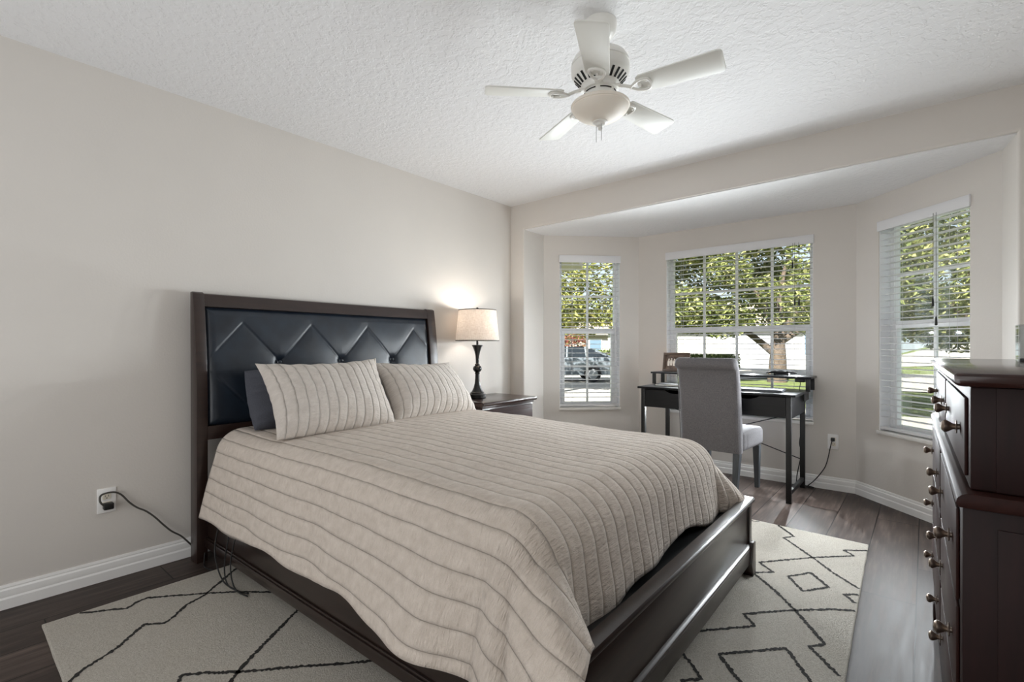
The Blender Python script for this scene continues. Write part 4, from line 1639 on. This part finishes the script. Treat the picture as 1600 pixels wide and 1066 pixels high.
# ------------------------------------------------------------------ outlets and cords
def outlet(name, T, label):
    o = thing(name, label, 'outlet')
    o.matrix_world = T
    MB().box(-0.036, 0.036, 0.0005, 0.0065, -0.0585, 0.0585, 0.003).build('wall_plate', 'white_plastic', o)
    for z in (0.0195, -0.0195):
        r = MB().box(-0.0165, 0.0165, 0.0055, 0.0085, z - 0.0145, z + 0.0145, 0.004).build('receptacle', 'ivory_plastic', o)
        s = MB().box(-0.0075, -0.0055, 0.008, 0.0088, z - 0.002, z + 0.007).box(0.0055, 0.0075, 0.008, 0.0088, z - 0.002, z + 0.006).box(-0.002, 0.002, 0.008, 0.0088, z - 0.010, z - 0.006)
        s.build('slots', 'vent_black', r, smooth=0)
    return o


# left wall: local x -> -y world... local y (out of the wall) -> +x world
TL_ = Matrix(((0, 1, 0, 0.0), (-1, 0, 0, 0.543), (0, 0, 1, 0.380), (0, 0, 0, 1)))
outlet('wall_outlet', TL_, 'white wall outlet left of the bed with a black charger plugged in')
TR_ = Matrix(((-1, 0, 0, 2.452), (0, -1, 0, 4.524), (0, 0, 1, 0.375), (0, 0, 0, 1)))
outlet('wall_outlet', TR_, 'white wall outlet right of the desk under the wide window')
cg = thing('charger', 'black plug charger with a cord running behind the bed', 'charger', (0.009, 0.545, 0.36))
MB().box(0.0, 0.036, -0.019, 0.019, -0.018, 0.012, 0.004).build('plug', 'black_plastic', cg)
crd = MB().tube([(0.026, -0.018, 0.004), (0.024, -0.031, 0.025), (0.014, -0.028, 0.05), (0.011, -0.006, 0.058), (0.011, 0.026, 0.055), (0.011, 0.052, 0.036), (0.012, 0.082, -0.007), (0.015, 0.112, -0.039), (0.019, 0.146, -0.064),
                 (0.022, 0.181, -0.101), (0.026, 0.217, -0.149), (0.03, 0.253, -0.193), (0.033, 0.294, -0.229), (0.037, 0.328, -0.273), (0.041, 0.352, -0.306), (0.06, 0.37, -0.335), (0.10, 0.38, -0.352)], 0.0042, 8)
crd.build('cord', 'cord_grey', cg)
dp = thing('extension_lead', 'black power cord from the outlet to the foot of the desk', 'cord', (2.452, 4.524, 0.395))
MB().box(-0.013, 0.013, -0.040, -0.0095, -0.013, 0.013, 0.004).build('plug', 'black_plastic', dp)
MB().tube([(0, -0.036, -0.006), (-0.005, -0.055, -0.02), (-0.015, -0.05, -0.07), (-0.03, -0.045, -0.15), (-0.05, -0.045, -0.22), (-0.09, -0.045, -0.29), (-0.13, -0.05, -0.345), (-0.165, -0.06, -0.385),
           (-0.14, -0.075, -0.388), (-0.12, -0.05, -0.389), (-0.155, -0.035, -0.388), (-0.21, -0.05, -0.386), (-0.25, -0.09, -0.388), (-0.29, -0.13, -0.389), (-0.27, -0.16, -0.388), (-0.235, -0.135, -0.385),
           (-0.232, -0.085, -0.30), (-0.215, -0.08, -0.2), (-0.20, -0.082, -0.12), (-0.215, -0.085, -0.05), (-0.205, -0.083, 0.05), (-0.20, -0.085, 0.18), (-0.2, -0.09, 0.30)], 0.0038, 8).build('cord', 'black_plastic', dp)
bc = thing('charging_cables', 'loose black cords hanging from under the quilt near the headboard', 'cord', (0.3, 0.91, 0.0))
BCP = [[(0.06, -0.005, 0.24), (0.09, -0.03, 0.12), (0.20, -0.035, 0.03), (0.33, -0.02, 0.016), (0.40, 0.0, 0.018)],
       [(0.20, -0.005, 0.24), (0.21, -0.03, 0.10), (0.25, -0.03, 0.02), (0.36, -0.015, 0.017)],
       [(0.27, -0.005, 0.24), (0.28, -0.03, 0.12), (0.33, -0.03, 0.03), (0.42, -0.012, 0.017)],
       [(-0.19, 0.0, 0.25), (-0.185, 0.02, 0.12), (-0.13, -0.005, 0.012), (-0.06, -0.02, 0.006), (0.02, 0.0, 0.006)]]
for pts in BCP:
    MB().tube(pts, 0.0032, 8).build('cord', 'black_plastic', bc)

# ------------------------------------------------------------------ outdoors
GZ = -0.35


def at_px(px, depth):
    u = (px - 800) / FPX
    return Vector((3.0 + depth * (-math.sin(TH) + math.cos(TH) * u), depth * (math.cos(TH) + math.sin(TH) * u)))


def ground_z(x, y):
    return GZ + 1.9 * smooth01((y - 24) / 50) * smooth01((x + 2) / 8)


def ground_patch(name, x0, x1, y0, y1, nx_, ny_, mat, lift, label, cat):
    vs, fs = [], []
    for i in range(nx_ + 1):
        for j in range(ny_ + 1):
            x, y = lerp(x0, x1, i / nx_), lerp(y0, y1, j / ny_)
            vs.append((x, y, ground_z(x, y) + lift))
    for i in range(nx_):
        for j in range(ny_):
            q = i * (ny_ + 1) + j
            fs.append([q, q + ny_ + 1, q + ny_ + 2, q + 1])
    return struct(MB().add(vs, fs).build(name, mat, smooth=60), label, cat)


ground_patch('lawn', -60, 60, 4.8, 110, 40, 40, 'lawn_grass', 0, 'green lawn outside the bay windows', 'lawn')
# driveways: left one under the car, middle one by the oak, street beyond
dv = MB()
a, b, c, d = at_px(700, 10.5), at_px(1010, 10.5), at_px(1010, 26.5), at_px(700, 26.5)
dv.add([(p.x, p.y, GZ + 0.02) for p in (a, b, c, d)], [[0, 1, 2, 3]])
struct(dv.build('driveway', 'concrete', smooth=0), 'pale concrete driveway under the parked car', 'driveway')
dv = MB()
a, b, c, d = at_px(1140, 22.0), at_px(1300, 22.0), at_px(1300, 33), at_px(1150, 33)
dv.add([(p.x, p.y, GZ + 0.03) for p in (a, b, c, d)], [[0, 1, 2, 3]])
struct(dv.build('path', 'concrete', smooth=0), 'pale concrete path beyond the oak', 'path')
ground_patch('street', -1.5, 30, 38, 62, 20, 14, 'concrete', 0.04, 'bright street pavement seen through the right window', 'street')
ground_patch('driveway', 1.0, 16, 20, 31, 10, 6, 'concrete', 0.035, 'pale driveway between the lawn and the street, right window', 'driveway')
ground_patch('sidewalk', 0.6, 14, 8.2, 12.8, 10, 4, 'concrete', 0.03, 'pale walkway below the right window', 'sidewalk')

# eave over the bay
ev = []
for i in range(4):
    o_ = bay_outer(i)
    c_ = Vector((1.755, 2.6))
    dr_ = (o_ - c_).normalized()
    ev.append(o_ + dr_ * 1.25)
pl = [(-3.5, YF + WT + .16), (-3.5, 4.75), (ev[0].x - .2, 4.75), (ev[1].x, ev[1].y), (ev[2].x, ev[2].y), (ev[3].x + .3, 4.75), (7.0, 4.75), (7.0, YF + WT + .16)]
mb = MB().prism([(-3.2, YF + WT + .2), (-3.2, 6.5), (-1.05, 6.5), (-0.45, 5.3), (ev[1].x, ev[1].y), (ev[2].x, ev[2].y), (ev[3].x + .9, 5.0), (ev[3].x + .9, YF + WT + .2)], 'z', 2.305, 2.42)
struct(mb.build('roof_eave', 'soffit_cream', smooth=0), 'cream soffit of the eave outside the bay', 'eave')


def leaf_cloud(mb_, blobs, count, size, rng, shell=0.55):
    tot = sum(b[3] * b[4] * b[5] for b in blobs)
    for (cx, cy_, cz, rx, ry, rz) in blobs:
        n_ = int(count * (rx * ry * rz) / tot)
        for _ in range(n_):
            while True:
                p = Vector((rng.uniform(-1, 1), rng.uniform(-1, 1), rng.uniform(-1, 1)))
                if shell < p.length < 1.0 or (p.length <= shell and rng.random() < 0.25):
                    break
            q = Vector((cx + p.x * rx, cy_ + p.y * ry, cz + p.z * rz))
            s = size * rng.uniform(0.6, 1.3)
            e = Euler((rng.uniform(-0.9, 0.9), rng.uniform(-0.9, 0.9), rng.uniform(0, 6.28)))
            R3 = e.to_matrix()
            pts = [(-s, 0, 0), (0, -s * 0.45, 0), (s, 0, s * 0.15), (0, s * 0.45, 0)]
            mb_.add([q + R3 @ Vector(t) for t in pts], [[0, 1, 2, 3]])


def limb(mb_, pts, r0, r1):
    n_ = 12
    rr = [lerp(r0, r1, i / n_) for i in range(n_ + 1)]
    mb_.tube(pts, rr, 10)


def tree(label, base, trunk_h, r, limbs, blobs, count, size, mat, seed, cat='tree', name='oak_tree', grp=None):
    rng = random.Random(seed)
    o = thing(name, label, cat, (base.x, base.y, ground_z(base.x, base.y) - 0.02), 0, grp)
    tk = MB()
    limb(tk, [(0, 0, 0), (0.03, 0.02, trunk_h * 0.5), (0.0, 0.05, trunk_h)], r * 1.25, r * 0.8)
    for L in limbs:
        limb(tk, [(0.0, 0.05, trunk_h * L[3])] + [(L[0] * 0.45, L[1] * 0.45, trunk_h * L[3] + (L[2] - trunk_h * L[3]) * 0.62), (L[0], L[1], L[2])], r * 0.55, r * 0.12)
    tk.build('trunk', 'bark', o, smooth=60)
    fm = MB()
    leaf_cloud(fm, blobs, count, size, rng)
    fm.build('foliage', mat, o, smooth=0)
    return o


Rv = Vector((math.cos(TH), math.sin(TH)))       # to the right as seen from the room
Fv = Vector((-math.sin(TH), math.cos(TH)))


def rf(r_, f_, z):
    v_ = Rv * r_ + Fv * f_
    return (v_.x, v_.y, z)


# big oak in the middle window (20 m out)
ob = at_px(1214, 20.0)
blobs = []
rng = random.Random(11)
for _ in range(34):
    r_ = rng.uniform(-4.6, 5.8)
    f_ = rng.uniform(-2.2, 3.0)
    z = rng.uniform(2.75, 6.2) - 0.10 * abs(r_)
    x, y, z = rf(r_, f_, z)
    s = rng.uniform(0.75, 1.35)
    blobs.append((x, y, z, s * 1.15, s * 1.15, s * 0.8))
for r_, z in ((-3.6, 2.45), (-3.2, 2.4), (-2.6, 2.6), (-1.9, 2.55), (0.9, 2.4), (2.2, 2.2), (3.6, 2.3), (-0.8, 2.6), (5.2, 2.4)):
    x, y, z = rf(r_, rng.uniform(-1.2, 0.6), z)
    blobs.append((x, y, z, 0.7, 0.7, 0.45))
L1 = rf(-3.4, 0.2, 3.0)
L2 = rf(2.4, -0.2, 3.9)
L3 = rf(-1.2, 0.8, 4.6)
L4 = rf(4.2, 0.4, 3.2)
L5 = rf(0.6, 0.3, 5.2)
tree('large spreading oak with a thick trunk outside the wide window', ob, 2.0, 0.30,
     [L1 + (0.55,), L2 + (0.9,), L3 + (0.95,), L4 + (0.8,), L5 + (1.0,)], blobs, 42000, 0.115, 'oak_leaves', 21)

# tree seen through the right window (about 13 m out)
tb = at_px(1540, 9.0)
blobs = []
rng = random.Random(5)
for _ in range(26):
    r_ = rng.uniform(-2.6, 1.8)
    f_ = rng.uniform(-1.2, 1.8)
    x, y, z = rf(r_, f_, rng.uniform(1.95, 4.2))
    s = rng.uniform(0.5, 0.95)
    blobs.append((x, y, z, s * 1.1, s * 1.1, s * 0.75))
tree('leafy tree close outside the right bay window', tb, 1.9, 0.13,
     [rf(-1.6, 0.2, 2.8) + (0.9,), rf(1.2, 0.3, 3.0) + (0.9,), rf(-0.3, 0.5, 3.6) + (1.0,)], blobs, 22000, 0.07, 'oak_leaves', 33)

# tree seen through the left window (14 m out)
tb = at_px(858, 15.0)
blobs = []
rng = random.Random(8)
for _ in range(26):
    r_ = rng.uniform(-1.2, 2.6)
    x, y, z = rf(r_, rng.uniform(-1, 1.2), rng.uniform(2.05, 4.3))
    s = rng.uniform(0.4, 0.75)
    blobs.append((x, y, z, s * 1.2, s * 1.2, s * 0.75))
for r_, z in ((1.2, 3.7), (1.7, 3.3), (2.1, 3.7), (2.3, 3.0), (1.6, 4.1)):
    x, y, z = rf(r_, 0.2, z)
    blobs.append((x, y, z, 0.45, 0.45, 0.35))
tree('loose yellow-green tree outside the left bay window', tb, 2.0, 0.12,
     [rf(1.3, 0.1, 2.9) + (0.9,), rf(-0.8, 0.2, 3.2) + (0.95,), rf(0.5, 0.4, 3.6) + (1.0,)], blobs, 11000, 0.085, 'bright_leaves', 44)

# distant tree line behind the houses
for i, (px, dep, rr, zc) in enumerate(((880, 58, 5.0, 4.2), (1000, 52, 5.5, 4.6), (1120, 56, 5, 4.4), (1260, 60, 5.5, 4.8), (1372, 70, 4.6, 5.2), (1500, 66, 5.0, 5.0))):
    tb = at_px(px, dep)
    rng = random.Random(60 + i)
    blobs = [(rng.uniform(-rr, rr) * .6, rng.uniform(-2, 2), zc + rng.uniform(-2.4, 2.0), rr * .42, rr * .42, rr * .36) for _ in range(9)]
    LBL = ['distant round tree behind the parked car, seen through the left window', 'distant tree between the left and the wide window', 'distant tree behind the garage, left part of the wide window',
           'distant tree behind the garage, right part of the wide window', 'distant tree beyond the street, left edge of the right window', 'distant tree beyond the street, right half of the right window'
           ][i]
    tree(LBL, tb, zc * 0.6, 0.28, [(rr * .4, 0, zc) + (0.9,), (-rr * .4, 0, zc) + (0.9,)], blobs, 1500, 0.34, 'oak_leaves', 70 + i, grp='distant trees')


# clipped hedge left of the oak
def hedge(label, p0, p1, depth, hgt, count, mat, seed, size=0.07):
    rng = random.Random(seed)
    o = thing('hedge', label, 'hedge', ((p0.x + p1.x) / 2, (p0.y + p1.y) / 2, GZ))
    d_ = (p1 - p0)
    L = d_.length
    t = d_.normalized()
    nn = Vector((-t.y, t.x))
    core = MB()
    T = Matrix(((t.x, nn.x, 0, 0), (t.y, nn.y, 0, 0), (0, 0, 1, 0), (0, 0, 0, 1)))
    core.box(-L / 2, L / 2, -depth / 2, depth / 2, 0, hgt * 0.95, 0.08, T=T)
    core.build('inner_branches', 'bark', o)
    fm = MB()
    for _ in range(count):
        s_ = rng.uniform(-L / 2, L / 2)
        if rng.random() < 0.35:
            q = Vector((s_, rng.uniform(-depth / 2, depth / 2), hgt + rng.uniform(-0.06, 0.08)))
        else:
            q = Vector((s_, rng.choice((-1, 1)) * (depth / 2 + rng.uniform(-0.03, 0.07)), rng.uniform(0.02, hgt)))
        q = T @ q
        s = size * rng.uniform(0.6, 1.3)
        R3 = Euler((rng.uniform(-1.2, 1.2), rng.uniform(-1.2, 1.2), rng.uniform(0, 6.28))).to_matrix()
        fm.add([q + R3 @ Vector(v_) for v_ in ((-s, 0, 0), (0, -s * .5, 0), (s, 0, 0), (0, s * .5, 0))], [[0, 1, 2, 3]])
    fm.build('foliage', mat, o, smooth=0)
    return o


hedge('clipped green hedge in front of the pale house, left part of the wide window', at_px(1035, 24), at_px(1143, 26), 1.0, 0.95, 3500, 'hedge_leaves', 90, 0.09)
hedge('green shrubs behind the parked car', at_px(790, 27), at_px(985, 27.5), 0.9, 1.15, 3000, 'hedge_leaves', 91, 0.10)


def shrub(label, p, r_, h_, count, mat, seed):
    rng = random.Random(seed)
    o = thing('flowering_shrub', label, 'shrub', (p.x, p.y, GZ))
    st = MB()
    for i in range(6):
        a = i * 1.05
        st.tube([(0, 0, 0), (math.cos(a) * r_ * .3, math.sin(a) * r_ * .3, h_ * .5), (math.cos(a) * r_ * .6, math.sin(a) * r_ * .6, h_ * .85)], 0.025, 6)
    st.build('stems', 'bark', o)
    fm = MB()
    leaf_cloud(fm, [(0, 0, h_ * .68, r_, r_, h_ * .36)], count, 0.10, rng, 0.4)
    fm.build('foliage', mat, o, smooth=0)


shrub('tall red-flowered shrub behind the car, lower left window', at_px(893, 25.8), 0.85, 2.3, 900, 'red_leaves', 95)


# neighbouring houses
def house(label, p0, p1, depth, eave, ridge, wall, garage=None, windows=()):
    d_ = p1 - p0
    L = d_.length
    t = d_.normalized()
    nn = Vector((-t.y, t.x))
    o = thing('house', label, 'house', (p0.x, p0.y, GZ))
    T = Matrix(((t.x, nn.x, 0, 0), (t.y, nn.y, 0, 0), (0, 0, 1, 0), (0, 0, 0, 1)))
    MB().box(0, L, 0, depth, 0, eave, T=T).build('house_wall', wall, o, smooth=0)
    rfm = MB()
    e = 0.5
    vs = [(-e, -e, eave), (L + e, -e, eave), (L + e, depth + e, eave), (-e, depth + e, eave), (depth * .4, depth / 2, ridge), (L - depth * .4, depth / 2, ridge)]
    vs += [(x, y, z - 0.18) for x, y, z in vs[:4]]
    rfm.add(vs, [[0, 1, 5, 4], [1, 2, 5], [2, 3, 4, 5], [3, 0, 4], [0, 6, 7, 1], [1, 7, 8, 2], [2, 8, 9, 3], [3, 9, 6, 0], [6, 9, 8, 7]], T=T)
    rfm.build('roof', 'roof_tile', o, smooth=0)
    if garage:
        g0, g1, gh = garage
        gd_ = MB()
        n_ = 4
        for i in range(n_):
            gd_.box(g0, g1, -0.06, -0.005, gh * i / n_ + 0.01, gh * (i + 1) / n_ - 0.01, 0.008, T=T)
        gd_.build('garage_door', 'garage_white', o)
    for (x0, x1, z0, z1) in windows:
        wf = MB().box(x0 - .08, x1 + .08, -0.06, -0.005, z0 - .08, z1 + .08, T=T).build('window', 'vinyl_white', o, smooth=0)
        MB().box(x0, x1, -0.075, -0.062, z0, z1, T=T).build('pane', 'house_glass', wf, smooth=0)


hp0, hp1 = at_px(1010, 30.0), at_px(1330, 33.0)
house('pale stucco house with a white garage door behind the oak', hp0, hp1, 6, 2.75, 4.5, 'stucco_white', (5.6, 10.2, 2.2), [(11.2, 12.2, 0.9, 2.2)])
hp0, hp1 = at_px(905, 33.0), at_px(985, 36.0)
house('cream house with a tiled roof behind the parked car', at_px(912, 41.0), at_px(962, 41.5), 4, 2.6, 4.4, 'stucco_cream', None, [(0.5, 1.5, 0.9, 2.0)])
house('cream bungalow behind the red shrub, left edge of the left window', at_px(690, 34.5), at_px(862, 34.5), 4, 2.5, 4.0, 'stucco_cream', None, [(7.0, 8.0, 0.9, 2.0)])


# parked car
def car(label, pos, rz, paint, name='car'):
    o = thing(name, label, 'car', (pos.x, pos.y, GZ + 0.02), rz)
    Lc, Wc = 4.6, 1.78
    low = [(-2.28, 0.30), (-2.30, 0.55), (-2.24, 0.82), (-1.6, 0.90), (-0.95, 0.96), (1.55, 1.0), (2.15, 0.98), (2.28, 0.86), (2.30, 0.5), (2.24, 0.28)]
    for cx in (1.38, -1.42):
        arch = []
        for i in range(9):
            a = PI * i / 8
            arch.append((cx + 0.37 * math.cos(a), 0.28 + 0.38 * math.sin(a)))
        low += arch
    body = MB().prism(low, 'y', -Wc / 2, Wc / 2, bev=0.03)
    body.build('body', paint, o, smooth=40)
    cab = [(-1.0, 0.95), (-0.25, 1.36), (0.2, 1.43), (0.95, 1.42), (1.55, 1.27), (2.1, 1.0)]
    cb = MB()
    n_ = len(cab)
    vs = []
    for s in (-1, 1):
        for x, z in cab:
            ins = 0.09 + 0.16 * (z - 0.95) / 0.48
            vs.append((x, s * (Wc / 2 - ins), z))
    fs = [list(range(n_))[::-1], [n_ + i for i in range(n_)]]
    for i in range(n_ - 1):
        fs.append([i, i + 1, n_ + i + 1, n_ + i])
    cb.add(vs, fs)
    cb.build('windows', 'car_glass', o, smooth=30)
    rfm = MB()
    vs = []
    pp = [(-0.25, 1.36), (0.2, 1.43), (0.95, 1.42), (1.55, 1.27)]
    for x, z in pp:
        for s in (-1, 1):
            ins = 0.085 + 0.16 * (z - 0.95) / 0.48
            vs.append((x, s * (Wc / 2 - ins), z + 0.02))
    rfm.add(vs, [[2 * i, 2 * i + 1, 2 * i + 3, 2 * i + 2] for i in range(3)])
    for s in (-1, 1):
        for (xa, za, xb, zb_) in ((-1.0, 0.95, -0.25, 1.37), (0.35, 0.97, 0.38, 1.43), (1.15, 0.97, 1.1, 1.41), (2.12, 1.0, 1.5, 1.28)):
            ia, ib = 0.085 + 0.16 * (za - 0.95) / 0.48, 0.085 + 0.16 * (zb_ - 0.95) / 0.48
            rfm.tube([(xa, s * (Wc / 2 - ia), za), (xb, s * (Wc / 2 - ib), zb_)], 0.045, 6, smooth=False)
    rfm.build('roof', paint, o, smooth=40)
    for cx in (1.38, -1.42):
        for s in (-1, 1):
            T = Matrix.Translation((cx, s * (Wc / 2 - 0.10), 0.325)) @ Matrix.Rotation(PI / 2, 4, 'X')
            wh = MB().lathe([(0.0, -0.1), (0.30, -0.1), (0.325, -0.08), (0.325, 0.08), (0.30, 0.1), (0.0, 0.1)], 24, T=T).build('wheel', 'tyre', o)
            MB().lathe([(0.0, -0.108), (0.17, -0.108), (0.2, -0.1), (0.2, 0.1), (0.17, 0.108), (0, 0.108)], 20, T=T).build('hubcap', 'silver', wh)
    for s in (-1, 1):
        MB().box(2.12, 2.31, s * 0.72 - 0.14, s * 0.72 + 0.14, 0.72, 0.92, 0.03).build('tail_light', 'tail_light', o)
    return o


cp_ = at_px(905, 20.5)
car('silver sedan parked on the driveway seen through the left window', cp_ - Rv * 0.95, TH, 'car_silver')
